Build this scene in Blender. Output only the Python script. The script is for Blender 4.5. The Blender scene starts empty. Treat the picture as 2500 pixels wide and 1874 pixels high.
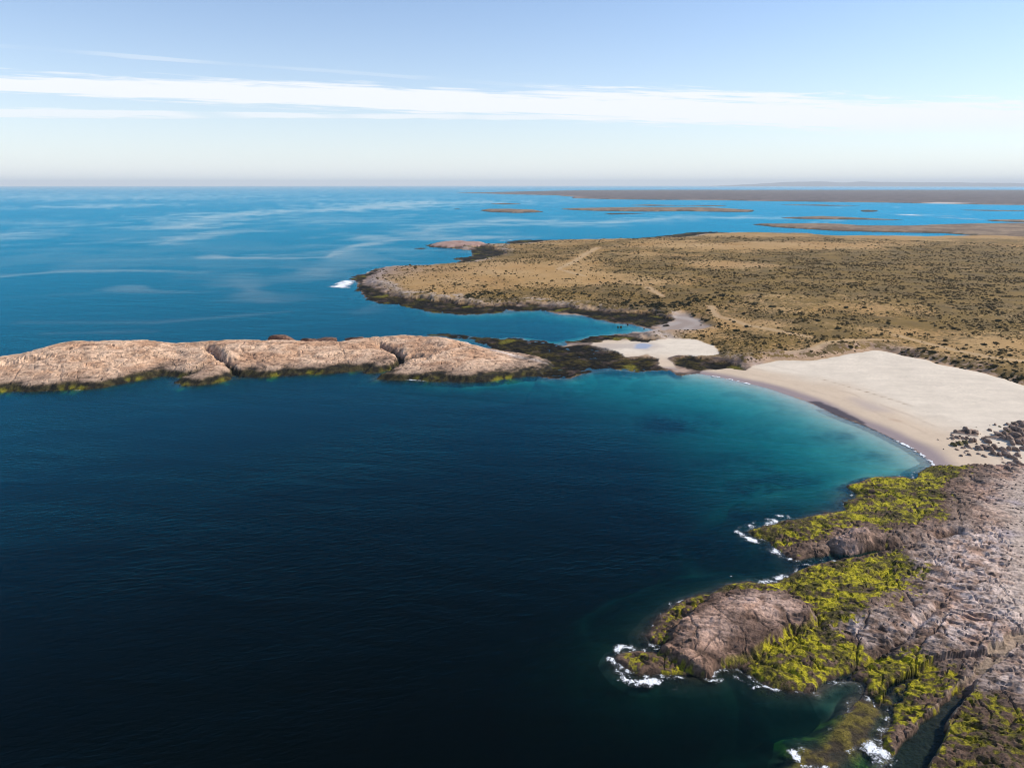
import bpy, math, random
import numpy as np
from mathutils import Vector

R = math.radians
rng = np.random.default_rng(7)
random.seed(7)
scn = bpy.context.scene
col = scn.collection

# ------------------------------------------------------------------ camera
H = 80.0                       # drone height in metres
FPX = 1752.0                   # focal length in photograph pixels (2500 wide)
PITCH = math.atan((937 - 450) / FPX)
cam_d = bpy.data.cameras.new('camera')
cam = bpy.data.objects.new('camera', cam_d)
col.objects.link(cam)
cam.location = (0, 0, H)
cam.rotation_euler = (R(90) - PITCH, 0, 0)
cam_d.sensor_width = 36
cam_d.lens = 36 * FPX / 2500
cam_d.clip_start = 1
cam_d.clip_end = 120000
scn.camera = cam

# ------------------------------------------------------------------ light
SUN_AZ, SUN_EL = R(80), R(37)    # azimuth from +Y (view direction) towards +X
sun_d = bpy.data.lights.new('sun', 'SUN')
sun_d.energy = 5.0
sun_d.angle = R(0.53)
sun_d.color = (1.0, 0.93, 0.83)
sun = bpy.data.objects.new('sun', sun_d)
col.objects.link(sun)
sd_ = Vector((math.sin(SUN_AZ) * math.cos(SUN_EL), math.cos(SUN_AZ) * math.cos(SUN_EL), math.sin(SUN_EL)))
sun.rotation_euler = sd_.to_track_quat('Z', 'Y').to_euler()
sun.location = (0, 0, 300)

vs = scn.view_settings
vs.view_transform = 'Standard'
vs.look = 'None'
vs.exposure = 0.15
scn.cycles.use_denoising = True
scn.cycles.filter_width = 1.1
scn.cycles.use_adaptive_sampling = True
scn.cycles.adaptive_threshold = 0.012
scn.cycles.max_bounces = 4
scn.cycles.diffuse_bounces = 2
scn.cycles.glossy_bounces = 2
scn.cycles.transparent_max_bounces = 14
scn.cycles.caustics_reflective = False
scn.cycles.caustics_refractive = False
vs.gamma = 1.0
vs.use_curve_mapping = False

def px_dir(px, py):
    c, s = math.cos(PITCH), math.sin(PITCH)
    X, F, U = px - 1250.0, FPX, 937.0 - py
    return np.array([X, F * c + U * s, -F * s + U * c])

def un(px, py, z=0.0):
    """ground point that the photograph shows at pixel (px, py), lying at height z"""
    d = px_dir(px, py)
    t = (z - H) / d[2]
    return np.array([d[0] * t, d[1] * t])

class NT:
    def __init__(self, tree):
        self.t = tree
        self.n = tree.nodes
        self.n.clear()
    def new(self, typ, **kw):
        nd = self.n.new(typ)
        for k, v in kw.items():
            if k.startswith('i_'):
                nd.inputs[k[2:].replace('_', ' ')].default_value = v
            else:
                setattr(nd, k, v)
        return nd
    def link(self, a, b):
        self.t.links.new(a, b)
    def put(self, sock, v):
        if hasattr(v, 'is_output') or isinstance(v, bpy.types.NodeSocket):
            self.link(v, sock)
        else:
            sock.default_value = v
    def math(self, op, a, b=0.0, c=0.0, clamp=False):
        nd = self.n.new('ShaderNodeMath'); nd.operation = op; nd.use_clamp = clamp
        for i, v in enumerate((a, b, c)):
            self.put(nd.inputs[i], v)
        return nd.outputs[0]
    def vmath(self, op, a, b=(0, 0, 0)):
        nd = self.n.new('ShaderNodeVectorMath'); nd.operation = op
        self.put(nd.inputs[0], a)
        if op == 'SCALE':
            self.put(nd.inputs['Scale'], b)
        else:
            self.put(nd.inputs[1], b)
        return nd.outputs['Value'] if op in ('DOT_PRODUCT', 'LENGTH') else nd.outputs[0]
    def ramp(self, v, a, b, smooth=True, to0=0.0, to1=1.0):
        nd = self.n.new('ShaderNodeMapRange')
        nd.interpolation_type = 'SMOOTHSTEP' if smooth else 'LINEAR'
        self.put(nd.inputs[0], v); self.put(nd.inputs[1], a); self.put(nd.inputs[2], b)
        nd.inputs[3].default_value = to0; nd.inputs[4].default_value = to1
        return nd.outputs[0]
    def noise(self, vec, scale, detail=3.0, rough=0.5, dist=0.0):
        nd = self.n.new('ShaderNodeTexNoise')
        if vec is not None:
            self.link(vec, nd.inputs['Vector'])
        nd.inputs['Scale'].default_value = scale
        nd.inputs['Detail'].default_value = detail
        nd.inputs['Roughness'].default_value = rough
        nd.inputs['Distortion'].default_value = dist
        return nd.outputs[0]
    def mix(self, f, a, b, blend='MIX'):
        nd = self.n.new('ShaderNodeMix'); nd.data_type = 'RGBA'; nd.blend_type = blend
        self.put(nd.inputs[0], f); self.put(nd.inputs[6], a); self.put(nd.inputs[7], b)
        return nd.outputs[2]
    def attr(self, name):
        return self.new('ShaderNodeAttribute', attribute_name=name)
    def mapping(self, vec, scale=(1, 1, 1), rot=(0, 0, 0)):
        nd = self.n.new('ShaderNodeMapping')
        self.link(vec, nd.inputs[0])
        nd.inputs['Scale'].default_value = scale
        nd.inputs['Rotation'].default_value = rot
        return nd.outputs[0]

# ------------------------------------------------------------------ sky: nishita with a long band of high cloud
world = bpy.data.worlds.new('World')
scn.world = world
world.use_nodes = True
N = NT(world.node_tree)
sky = N.new('ShaderNodeTexSky', sky_type='NISHITA', sun_disc=False, sun_elevation=SUN_EL,
            sun_rotation=SUN_AZ, altitude=0.0, air_density=1.0, dust_density=0.0, ozone_density=1.5)
bg = N.new('ShaderNodeBackground', i_Strength=0.13)
N.link(N.mix(1.0, sky.outputs[0], (0.91, 0.975, 1.11, 1), 'MULTIPLY'), bg.inputs[0])     # cool white balance
tc = N.new('ShaderNodeTexCoord')
sep = N.new('ShaderNodeSeparateXYZ'); N.link(tc.outputs['Generated'], sep.inputs[0])
zc = N.math('MAXIMUM', sep.outputs[2], 0.03)
comb = N.new('ShaderNodeCombineXYZ')
N.link(N.math('DIVIDE', sep.outputs[0], zc), comb.inputs[0])      # where the view ray meets the cloud deck
N.link(N.math('DIVIDE', sep.outputs[1], zc), comb.inputs[1])
def deck(px, py):
    d = px_dir(px, py); return np.array([d[0] / d[2], d[1] / d[2]])
def band(p0, p1, half0, half1, n_along, n_across, gate, seed):
    a, b = deck(*p0), deck(*p1)
    t = (b - a) / np.linalg.norm(b - a); n = np.array([-t[1], t[0]])
    al = N.vmath('DOT_PRODUCT', comb.outputs[0], (t[0], t[1], 0))
    ac = N.math('SUBTRACT', N.vmath('DOT_PRODUCT', comb.outputs[0], (n[0], n[1], 0)), float(a @ n))
    al = N.math('SUBTRACT', al, float(a @ t))
    L = float(np.linalg.norm(b - a))
    c2 = N.new('ShaderNodeCombineXYZ')
    N.link(N.math('MULTIPLY', al, n_along), c2.inputs[0]); N.link(N.math('MULTIPLY', ac, n_across), c2.inputs[1])
    c2.inputs[2].default_value = seed
    nz = N.noise(c2.outputs[0], 1.0, 6.0, 0.6, 0.25)
    nz2 = N.noise(N.mapping(c2.outputs[0], (0.22, 0.3, 1)), 1.0, 2.0, 0.5)
    f = N.math('DIVIDE', al, L, clamp=True)
    half = N.math('ADD', half0, N.math('MULTIPLY', f, half1 - half0))
    half = N.math('MULTIPLY', half, N.math('ADD', 0.9, N.math('MULTIPLY', nz2, 1.3)))
    wob = N.math('MULTIPLY', N.math('SUBTRACT', nz, 0.5), 2.0)
    e = N.math('ADD', N.math('DIVIDE', N.math('ABSOLUTE', N.math('ADD', ac, N.math('MULTIPLY', N.math('SUBTRACT', nz2, .5), half0 * 0.8))), half), wob)
    m = N.ramp(e, 1.05, 0.55)
    if gate:
        g = N.noise(N.mapping(c2.outputs[0], (0.35, 0.0, 1)), 1.0, 1.0, 0.5)
        m = N.math('MULTIPLY', m, N.ramp(g, gate, gate + 0.16))
    return m, ac, al
def halfw(px, y0, y1):
    return float(np.linalg.norm(deck(px, y0) - deck(px, y1))) / 2
m1, ac1, al1 = band((0, 206), (2420, 300), halfw(0, 189, 223) , halfw(2400, 274, 316), 1.15, 3.2, None, 1.7)
m2, _, _ = band((0, 275), (760, 282), halfw(0, 266, 284), halfw(700, 276, 286), 1.3, 3.0, 0.38, 8.3)
m3, _, _ = band((820, 175), (1500, 226), halfw(820, 172, 178), halfw(1400, 214, 222), 1.6, 5.0, 0.42, 3.1)
m4, _, _ = band((1500, 240), (2600, 262), halfw(1500, 236, 246), halfw(2500, 254, 268), 1.3, 4.0, 0.40, 5.1)
mm = N.math('MAXIMUM', N.math('MULTIPLY', m1, 0.93), N.math('MULTIPLY', m2, 0.7))
mm = N.math('MAXIMUM', mm, N.math('MAXIMUM', N.math('MULTIPLY', m3, 0.3), N.math('MULTIPLY', m4, 0.4)))
mm = N.math('MULTIPLY', mm, N.ramp(sep.outputs[2], 0.04, 0.075))
bgc = N.new('ShaderNodeBackground', i_Strength=1.0)
bgc.inputs[0].default_value = (0.92, 0.94, 0.97, 1)
mixw = N.new('ShaderNodeMixShader')
N.link(mm, mixw.inputs[0]); N.link(bg.outputs[0], mixw.inputs[1]); N.link(bgc.outputs[0], mixw.inputs[2])
bgh = N.new('ShaderNodeBackground', i_Strength=0.90)
bgh.inputs[0].default_value = (0.90, 0.95, 1.0, 1)
mixh = N.new('ShaderNodeMixShader')      # pale air low over the sea, the same all round
N.link(N.math('MULTIPLY', N.math('EXPONENT', N.math('MULTIPLY', N.math('MAXIMUM', sep.outputs[2], 0.0), -10.0)), N.ramp(sep.outputs[2], -0.02, 0.0, True, 0.0, 0.85)), mixh.inputs[0])
N.link(mixw.outputs[0], mixh.inputs[1]); N.link(bgh.outputs[0], mixh.inputs[2])
ow = N.new('ShaderNodeOutputWorld'); N.link(mixh.outputs[0], ow.inputs[0])

# ------------------------------------------------------------------ helpers
def tag(o, label, kind=None, cat=None, group=None):
    o['label'] = label
    if cat: o['category'] = cat
    if kind: o['kind'] = kind
    if group: o['group'] = group
    return o

_p = np.random.default_rng(3).permutation(256)
PERM = np.concatenate([_p, _p]).astype(np.int32)
_a = np.random.default_rng(4).random(256) * 2 * np.pi
GX, GY = np.cos(_a).astype(np.float32), np.sin(_a).astype(np.float32)

def pn(x, y):
    x = np.asarray(x, np.float64); y = np.asarray(y, np.float64)
    xf, yf = np.floor(x), np.floor(y)
    xi, yi = xf.astype(np.int64) & 255, yf.astype(np.int64) & 255
    x = (x - xf).astype(np.float32); y = (y - yf).astype(np.float32)
    u = x * x * x * (x * (x * 6 - 15) + 10); v = y * y * y * (y * (y * 6 - 15) + 10)
    def g(ix, iy, dx, dy):
        h = PERM[(PERM[ix & 255] + iy) & 255]
        return GX[h] * dx + GY[h] * dy
    a = g(xi, yi, x, y); b = g(xi + 1, yi, x - 1, y)
    c = g(xi, yi + 1, x, y - 1); d = g(xi + 1, yi + 1, x - 1, y - 1)
    return ((a + u * (b - a)) * (1 - v) + (c + u * (d - c)) * v) * 1.5

def fbm(x, y, scale, octs=4, gain=0.5, ox=0.0):
    x = x / scale + 13.7 + ox; y = y / scale + 71.3 - ox
    s = 0; a = 1.0; t = 0
    for i in range(octs):
        s = s + a * pn(x, y); t += a
        x = x * 2.03 + 5.1; y = y * 2.03 + 1.7; a *= gain
    return s / t * 1.6

def ridged(x, y, scale, octs=3, gain=0.55, ox=0.0):
    x = x / scale + 3.7 + ox; y = y / scale + 31.3 + ox
    s = 0; a = 1.0; t = 0
    for i in range(octs):
        s = s + a * (1 - np.abs(pn(x, y)) * 2); t += a
        x = x * 2.1 + 5.1; y = y * 2.1 + 1.7; a *= gain
    return s / t

def sstep(a, b, x):
    t = np.clip((x - a) / (b - a), 0, 1)
    return t * t * (3 - 2 * t)

def lerp(a, b, t): return a + (b - a) * t

def sdf(x, y, poly, closed=True):
    """signed distance, positive inside"""
    P = np.asarray(poly, np.float64)
    n = len(P)
    dist = np.full(x.shape, 1e12)
    ins = np.zeros(x.shape, bool)
    for i in range(n if closed else n - 1):
        ax, ay = P[i]; bx, by = P[(i + 1) % n]
        ex, ey = bx - ax, by - ay
        wx, wy = x - ax, y - ay
        t = np.clip((wx * ex + wy * ey) / (ex * ex + ey * ey + 1e-9), 0, 1)
        dx, dy = wx - ex * t, wy - ey * t
        np.minimum(dist, dx * dx + dy * dy, out=dist)
        if closed:
            c = ((ay <= y) & (by > y)) | ((by <= y) & (ay > y))
            if abs(ey) > 1e-12:
                xx = ax + (y - ay) / ey * ex
                ins ^= c & (x < xx)
    d = np.sqrt(dist)
    return np.where(ins, d, -d) if closed else d

# conversions from enlarged crops of the photograph (origin, scale) to photograph pixels
def crop(ox, oy, s): return lambda pts: [(ox + x / s, oy + y / s) for x, y in pts]
c1 = crop(1450, 1120, 2.107); c7 = crop(1650, 780, 2.602); c3 = crop(1000, 720, 2.765)
c2 = crop(600, 780, 3.16); c0 = crop(0, 780, 3.16); c4 = crop(820, 540, 2.633)
c5 = crop(1650, 540, 2.602); c6 = crop(1100, 430, 1.58); c8 = crop(1850, 1400, 3.403)
c9 = crop(0, 440, 1.843); cb = crop(2250, 980, 8.288); ci = crop(1480, 760, 10.05)
def W(pts, z=0.0): return [un(x, y, z) for x, y in pts]

# ------------------------------------------------------------------ traced outlines, laid out on the ground
WL_FORE = c1([(1000, 1900), (1480, 1640)]) + c8([(1120, 1540), (1000, 1450), (1000, 1340), (1060, 1260), (1090, 1140), (1000, 1110), (870, 1000), (860, 910), (700, 900), (560, 930), (490, 980)]) + \
    c1([(1150, 1195), (1000, 1190), (900, 1180), (820, 1130), (740, 1090), (640, 1080), (610, 1122), (480, 1130), (330, 1112), (230, 1120), (150, 1080), (112, 1030), (130, 1005), (220, 988), (330, 985), (380, 968),
        (275, 955), (258, 900), (290, 870), (330, 810), (430, 742), (520, 712), (600, 688), (690, 650), (800, 640), (900, 648), (1000, 612), (1040, 590), (1050, 560), (1060, 546), (1200, 537), (1280, 526), (1200, 522), (1100, 521), (1040, 524),
        (980, 500), (950, 470), (900, 425), (820, 402), (795, 370), (850, 358), (960, 320), (1100, 300), (1180, 285), (1280, 260), (1290, 220), (1330, 180), (1310, 140), (1340, 115), (1430, 92), (1580, 88), (1640, 102), (1640, 70), (1730, 37)])
WL_BEACH = c7([(1630, 922), (1590, 880), (1500, 820), (1400, 770), (1300, 720), (1200, 675), (1100, 640), (1000, 600), (900, 550), (820, 515), (700, 475), (600, 440), (500, 415), (400, 395), (300, 370), (180, 350)])
WL_FLATN = c3([(1950, 530), (1830, 545), (1760, 512), (1600, 512), (1500, 520), (1400, 512), (1200, 520), (1160, 532), (1100, 555), (1000, 565), (900, 555), (860, 540)])
WL_FLATF = c3([(420, 300), (150, 268), (270, 265), (400, 275), (600, 300), (700, 285), (880, 305), (1050, 335), (1060, 312), (1200, 290), (1280, 270), (1400, 262), (1500, 256), (1580, 250), (1670, 240),
               (1675, 222), (1590, 215), (1500, 200), (1350, 180), (1200, 150), (1100, 140), (960, 125), (900, 105), (700, 110), (550, 125), (400, 130), (200, 120), (60, 95)])
WL_POINT = c4([(500, 560), (400, 535), (300, 530), (220, 510), (150, 460), (125, 400), (115, 352), (230, 322), (240, 302), (420, 293), (600, 283), (780, 268), (760, 237), (850, 230), (870, 195), (780, 178), (700, 172), (600, 165),
               (585, 152), (700, 135), (800, 130), (940, 135), (990, 152), (1130, 155), (1070, 132), (1180, 120), (1400, 120), (1700, 120), (1900, 112), (2080, 98)])
WL_BACK = c5([(80, 72), (200, 67), (400, 74), (600, 77), (850, 80), (900, 88), (1000, 97), (1200, 97), (1400, 99), (1560, 101), (1700, 95), (1900, 94), (2000, 97), (2212, 107), (2700, 110)])
MAIN = W(WL_FORE) + W(WL_BEACH) + W(WL_FLATN) + W(WL_FLATF) + W(WL_POINT) + W(WL_BACK) + [np.array([2600., 1500.]), np.array([2600., -200.]), np.array([60., -200.])]
BEACHLINE = W(WL_BEACH)

PEN_NEAR = c0([(-700, 600), (-300, 575), (0, 560), (300, 555), (600, 540), (800, 520), (1000, 482), (1180, 450), (1250, 432), (1330, 438), (1400, 462), (1350, 482), (1400, 510), (1530, 500), (1650, 490), (1800, 460), (1890, 442)]) + \
    c2([(100, 448), (200, 445), (400, 430), (600, 420), (800, 400), (940, 385), (910, 402), (925, 415), (1050, 412), (1010, 432), (975, 450), (990, 466), (1100, 470), (1250, 466), (1400, 480), (1650, 485)]) + \
    c3([(200, 575), (350, 588), (560, 575), (700, 560), (800, 550), (900, 548), (980, 500), (970, 455)])
PEN_BACK = [(1325, 876), (1250, 866), (1200, 858), (1150, 848), (1090, 838), (1000, 833), (900, 838), (830, 848), (700, 851), (560, 853), (430, 853), (360, 854), (200, 855), (120, 864), (60, 878), (0, 886), (-200, 900)]
PEN = W(PEN_NEAR) + W(PEN_BACK)
PEN_SIL = [(-200, 890), (0, 877), (50, 868), (110, 846), (200, 834), (280, 832), (360, 831), (410, 838), (430, 842), (455, 836), (560, 832), (660, 833), (750, 834), (830, 836), (880, 829), (1000, 823), (1080, 826), (1150, 841), (1200, 855), (1260, 868), (1340, 884)]

# weed-covered shelves laid bare by the tide
WEED = [
    W(c4([(240, 330), (115, 352), (125, 400), (150, 460), (220, 510), (300, 535), (400, 540), (500, 565), (640, 588), (850, 602), (1050, 594), (1150, 580), (1340, 578), (1500, 600), (1650, 625), (1800, 645), (2000, 675), (2100, 665), (2140, 640), (2090, 610), (1900, 592), (1700, 577), (1400, 556), (1250, 545), (1000, 550), (850, 548), (750, 530), (640, 526), (480, 508), (380, 488), (300, 458), (220, 425), (180, 380)])),
    W(c4([(230, 325), (300, 300), (500, 296), (700, 288), (900, 264), (1080, 222), (1060, 190), (1000, 172), (940, 160), (870, 185), (780, 175), (600, 165), (585, 150), (700, 165), (860, 195), (850, 230), (760, 235), (780, 268), (600, 283), (420, 291), (240, 300)])),
    W(c4([(1060, 132), (1180, 116), (1400, 116), (1700, 118), (1900, 108), (2080, 95), (2300, 82), (2320, 100), (2150, 112), (1900, 122), (1700, 126), (1400, 130), (1200, 155), (1110, 152)])),
    W(c5([(-20, 75), (200, 62), (400, 68), (600, 74), (850, 76), (860, 84), (600, 84), (400, 82), (200, 92), (100, 110), (0, 120)])),
    W(c3([(150, 268), (270, 260), (400, 272), (600, 298), (700, 283), (880, 303), (1060, 330), (1080, 345), (1200, 345), (1300, 372), (1380, 402), (1450, 432), (1600, 415), (1690, 430), (1680, 480), (1760, 512), (1600, 514), (1500, 522), (1400, 514), (1200, 522), (1160, 534), (1100, 556), (1000, 566), (900, 556), (800, 552), (930, 470), (900, 440), (700, 425), (560, 390), (430, 340), (300, 290)])),
    W(c3([(1050, 325), (1060, 310), (1200, 288), (1280, 268), (1400, 262), (1480, 268), (1540, 300), (1640, 320), (1600, 335), (1530, 325), (1480, 305), (1330, 310), (1250, 332)])),
    W(c3([(1750, 440), (1790, 422), (1900, 428), (1990, 445), (2100, 460), (2200, 480), (2260, 500), (2330, 520), (2400, 545), (2300, 545), (2180, 540), (2100, 525), (1980, 515), (1830, 500)])),
    W(c3([(1820, 535), (1880, 528), (1950, 532), (1940, 548), (1830, 550)])),
]
FLAT_ID = 4
BEACH = W(c7([(1630, 922), (1500, 820), (1200, 675), (1000, 600), (820, 515), (600, 440), (300, 370), (150, 352), (180, 325), (330, 318), (430, 330), (540, 305), (620, 285), (760, 288), (900, 292), (1000, 272), (1120, 256), (1180, 248), (1250, 240), (1330, 250), (1480, 285), (1580, 305), (1680, 335), (1900, 380), (2000, 405), (2100, 435), (2212, 478), (2700, 660), (2700, 1200), (2300, 1010)]) + c1([(2180, 60), (2060, 55), (1930, 48), (1790, 45), (1730, 37)]))
ISTH = W(c3([(1230, 335), (1330, 310), (1480, 318), (1540, 330), (1620, 325), (1680, 315), (1750, 305), (1900, 318), (2000, 345), (2090, 400), (2050, 430), (1930, 432), (1790, 420), (1740, 440), (1800, 490), (1830, 512), (1700, 500), (1690, 440), (1600, 415), (1450, 432), (1380, 402), (1300, 372), (1200, 347)]))
COVE = W(c3([(1600, 252), (1675, 240), (1690, 210), (1765, 192), (1790, 150), (1860, 142), (1960, 180), (2030, 235), (1900, 258), (1750, 250)]))
FORESAND = W(c1([(2212, 40), (2120, 100), (2060, 170), (2020, 240), (2080, 330), (2110, 420), (2160, 520), (2130, 620), (2212, 780), (2600, 900), (2600, 0)]), 3.0)

# foreground green algae
ALGAE = [W(c1(p), 0.6) for p in [
    [(800, 370), (850, 358), (960, 322), (1180, 287), (1280, 255), (1320, 140), (1430, 92), (1580, 88), (1640, 76), (1730, 42), (1930, 52), (1800, 130), (1770, 240), (1780, 320), (1560, 372), (1500, 405), (1440, 360), (1390, 345), (1230, 368), (1100, 440), (950, 462), (900, 420)],
    [(960, 472), (1100, 505), (1300, 492), (1450, 472), (1570, 478), (1600, 520), (1530, 525), (1400, 520), (1280, 524), (1080, 520), (1000, 512)],
    [(1050, 560), (1250, 535), (1400, 522), (1560, 500), (1640, 560), (1600, 640), (1650, 690), (1500, 735), (1400, 775), (1330, 825), (1200, 855), (1130, 800), (1090, 740), (1000, 690), (900, 655), (1000, 612)],
    [(600, 700), (690, 648), (900, 648), (960, 680), (700, 672), (620, 712)],
    [(275, 900), (290, 870), (400, 765), (520, 710), (570, 712), (490, 790), (380, 880), (350, 925), (285, 935)],
    [(120, 1020), (220, 990), (420, 990), (520, 1040), (600, 1085), (590, 1125), (350, 1112), (200, 1112)],
    [(640, 1035), (820, 975), (960, 920), (1010, 865), (1130, 900), (1290, 960), (1370, 955), (1410, 1020), (1360, 1070), (1230, 1110), (1200, 1165), (1050, 1188), (900, 1178), (800, 1115), (720, 1085)],
    [(1210, 1160), (1400, 1040), (1500, 1000), (1640, 990), (1700, 1050), (1860, 1080), (1900, 1150), (1780, 1210), (1650, 1350), (1500, 1490), (1430, 1440), (1530, 1290), (1390, 1230), (1370, 1180), (1280, 1150)],
    [(1560, 1640), (1780, 1380), (1950, 1190), (2100, 1250), (2260, 1400), (2400, 1800), (1500, 1900)],
]]
ALGAE_AMT = [0.80, 0.55, 0.88, 0.95, 0.60, 0.45, 0.84, 0.80, 0.50]
DOME1 = W(c1([(365, 905), (345, 935), (380, 972), (440, 1005), (600, 1095), (645, 1030), (830, 975), (1000, 875), (1130, 850), (1110, 770), (1000, 700), (900, 672), (700, 668), (600, 700), (540, 748), (480, 800)]), 2.2)
DOME2 = W(c1([(1215, 420), (1290, 385), (1390, 360), (1445, 400), (1445, 440), (1350, 472), (1270, 468)]), 1.8)
REEF = W(c8([(120, 1680), (260, 1480), (330, 1400), (560, 1350), (640, 1250), (750, 1180), (790, 1040), (860, 950), (1000, 1080), (1110, 1140), (1010, 1440), (870, 1470), (760, 1700)]))
POOL = W(c8([(490, 985), (560, 935), (700, 905), (850, 915), (800, 1010), (700, 1100), (560, 1080)]))
CLEFT = W(c8([(1100, 1720), (1260, 1560), (1400, 1390), (1500, 1210), (1650, 1035), (1800, 900), (1870, 825), (1960, 745), (2080, 660), (2212, 595), (2400, 500)]), 0.5)
CLEFT_Z = [-0.7, -0.45, -0.35, -0.25, -0.12, 0.5, 1.2, 1.6, 2.0, 2.4, 2.8]
CLEFT_W = [2.0, 1.9, 1.5, 1.0, 0.7, 0.5, 0.6, 1.0, 1.1, 0.9, 0.6]
SCARP = W(c8([(1100, 840), (1230, 790), (1480, 690), (1800, 655), (1970, 650), (2100, 590), (2300, 540)]), 2.0)
FORE_CRACK = [(W(c1(p), 1.0), d, w) for p, d, w in [
    ([(1040, 532), (1120, 505), (1260, 478), (1480, 462), (1640, 440), (1750, 425), (1880, 405)], 1.7, 0.9),
    ([(1180, 1190), (1300, 1095), (1400, 1045), (1500, 1000), (1560, 960), (1640, 900), (1700, 845), (1780, 780)], 0.9, 0.5),
    ([(1640, 590), (1690, 640), (1760, 655), (1810, 650)], 0.8, 0.4),
    ([(1400, 700), (1460, 630), (1500, 590), (1530, 540)], 0.6, 0.7),
    ([(880, 860), (1000, 870), (1090, 880), (1160, 860)], 0.8, 0.6),
    ([(1020, 1000), (985, 970), (1000, 920), (1060, 890)], 0.5, 0.6),
    ([(800, 1010), (880, 1050), (950, 1080), (1010, 1085)], 0.7, 0.4),
    ([(1380, 1240), (1470, 1180), (1560, 1120), (1700, 1080)], 0.6, 0.45),
    ([(1590, 1180), (1500, 1280), (1480, 1330)], 0.5, 0.4),
    ([(1880, 215), (1960, 225), (2030, 240), (2080, 240)], 0.7, 0.35),
    ([(680, 765), (740, 768), (800, 790)], 0.5, 0.3),
    ([(1240, 470), (1330, 480), (1440, 470), (1480, 450)], 1.2, 0.8),
    ([(1480, 760), (1700, 740), (1900, 790), (2100, 830)], 0.4, 0.35),
    ([(1700, 500), (1800, 560), (1900, 540), (2040, 560)], 0.4, 0.35),
    ([(1300, 880), (1480, 900), (1560, 960)], 0.4, 0.35),
]]
PEN_CRACK = [(W(p, z), d, w) for p, z, d, w in [
    (c0([(1600, 250), (1650, 275), (1700, 310), (1790, 350), (1850, 420), (1865, 455)]), 4.0, 3.4, 1.8),
    (c0([(1200, 440), (1330, 432), (1500, 398), (1640, 352), (1710, 330)]), 2.0, 2.8, 1.6),
    (c2([(900, 402), (1000, 362), (1100, 330), (1170, 308), (1195, 270), (1130, 235), (1030, 210)]), 4.0, 3.0, 2.0),
    (c2([(1150, 300), (1230, 280), (1320, 275)]), 4.5, 3.5, 2.6),
    (c2([(1050, 405), (1150, 380), (1300, 362), (1420, 345)]), 1.5, 1.8, 1.2),
    (c0([(-200, 410), (0, 405), (150, 398), (350, 380)]), 1.0, 3.0, 2.6),
    (c0([(560, 280), (720, 265), (900, 260), (1050, 240), (1250, 215)]), 8.0, 0.9, 1.3),
    (c0([(500, 205), (560, 215), (640, 190)]), 9.0, 1.0, 1.3),
    (c0([(400, 385), (700, 375), (900, 400)]), 4.0, 0.6, 1.2),
]]
PEN_PATH = W(c2([(1650, 205), (1720, 215), (1800, 232), (1900, 262), (2000, 285), (2100, 295), (2212, 308)]) + c3([(700, 423), (850, 440), (930, 458)]), 2.0)
TRACKS = [W(p, 3.5) for p in [
    c4([(1690, 175), (1600, 225), (1540, 262), (1480, 300), (1425, 315), (1500, 340), (1600, 368)]),
    c4([(2000, 440), (2060, 470), (2100, 490)]),
    c7([(720, 215), (800, 210), (860, 205), (920, 180), (980, 158), (1080, 148), (1250, 142), (1400, 150)]),
    c7([(1400, 120), (1600, 170), (1800, 220), (2000, 265), (2212, 290), (2500, 330)]),
    crop(1500, 700, 3.687)([(860, 180), (890, 230), (930, 270), (1050, 300), (1200, 350), (1400, 400), (1600, 440), (1750, 470)]),
]]

# far islands: outline, height, name of the look
ISL = {}
def island(key, pts, h): ISL[key] = (W(c6(pts)), h)
island('strip_near', [(1130, 184), (1200, 190), (1260, 198), (1340, 202), (1480, 211), (1700, 217), (1900, 220), (2050, 231), (2212, 238), (2700, 250), (2700, 176), (2212, 182), (2000, 185), (1850, 189), (1750, 194), (1600, 193), (1520, 187), (1400, 184), (1220, 186)], 2.6)
island('strip_mid', [(1262, 162), (1300, 164), (1500, 167), (1700, 169), (1900, 170), (2050, 173), (1900, 168), (1800, 167), (1600, 161), (1420, 156), (1330, 158)], 2.2)
island('long', [(420, 127), (470, 131), (560, 134), (760, 137), (900, 135), (1100, 139), (1235, 136), (1100, 128), (1000, 122), (700, 122), (530, 124)], 2.6)
island('long_back', [(640, 111), (760, 115), (900, 114), (1090, 118), (1050, 113), (900, 111), (760, 109)], 1.4)
island('hump', [(92, 129), (150, 138), (250, 142), (372, 141), (330, 132), (250, 129), (150, 127)], 3.0)
island('dash_left', [(150, 106), (200, 110), (295, 108), (220, 103)], 1.4)
island('sliver', [(545, 145), (620, 149), (715, 146), (805, 142), (720, 143), (620, 143)], 0.8)
island('reef_mid', [(1520, 133), (1600, 138), (1700, 138), (1800, 139), (1700, 134), (1600, 131)], 1.4)
island('reef_far', [(1785, 119), (1850, 122), (1925, 121), (1850, 118)], 1.2)
island('reef_right', [(1930, 130), (2050, 134), (2212, 136), (2500, 136), (2500, 131), (2212, 132), (2060, 130)], 1.4)
island('reef_long', [(1185, 108), (1300, 112), (1450, 115), (1610, 114), (1450, 110), (1300, 108)], 1.2)
island('spur', [(2048, 171), (2100, 176), (2212, 178), (2500, 178), (2500, 168), (2212, 169), (2110, 167)], 1.6)
ISL['knob_small'] = (W(c4([(496, 174), (540, 181), (600, 178), (570, 170)])), 0.8)
island('dash_tiny', [(0, 126), (25, 129), (50, 126), (25, 123)], 1.2)
FARC = W(c6([(10, 65), (130, 67), (250, 71), (400, 74), (480, 80), (430, 83), (520, 88), (700, 91), (1000, 93), (1300, 98), (1600, 101), (1800, 105), (2000, 109), (2212, 112), (3200, 118), (3200, 58), (2212, 54), (1400, 54), (700, 54), (400, 56), (250, 60), (130, 63)]))
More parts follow.
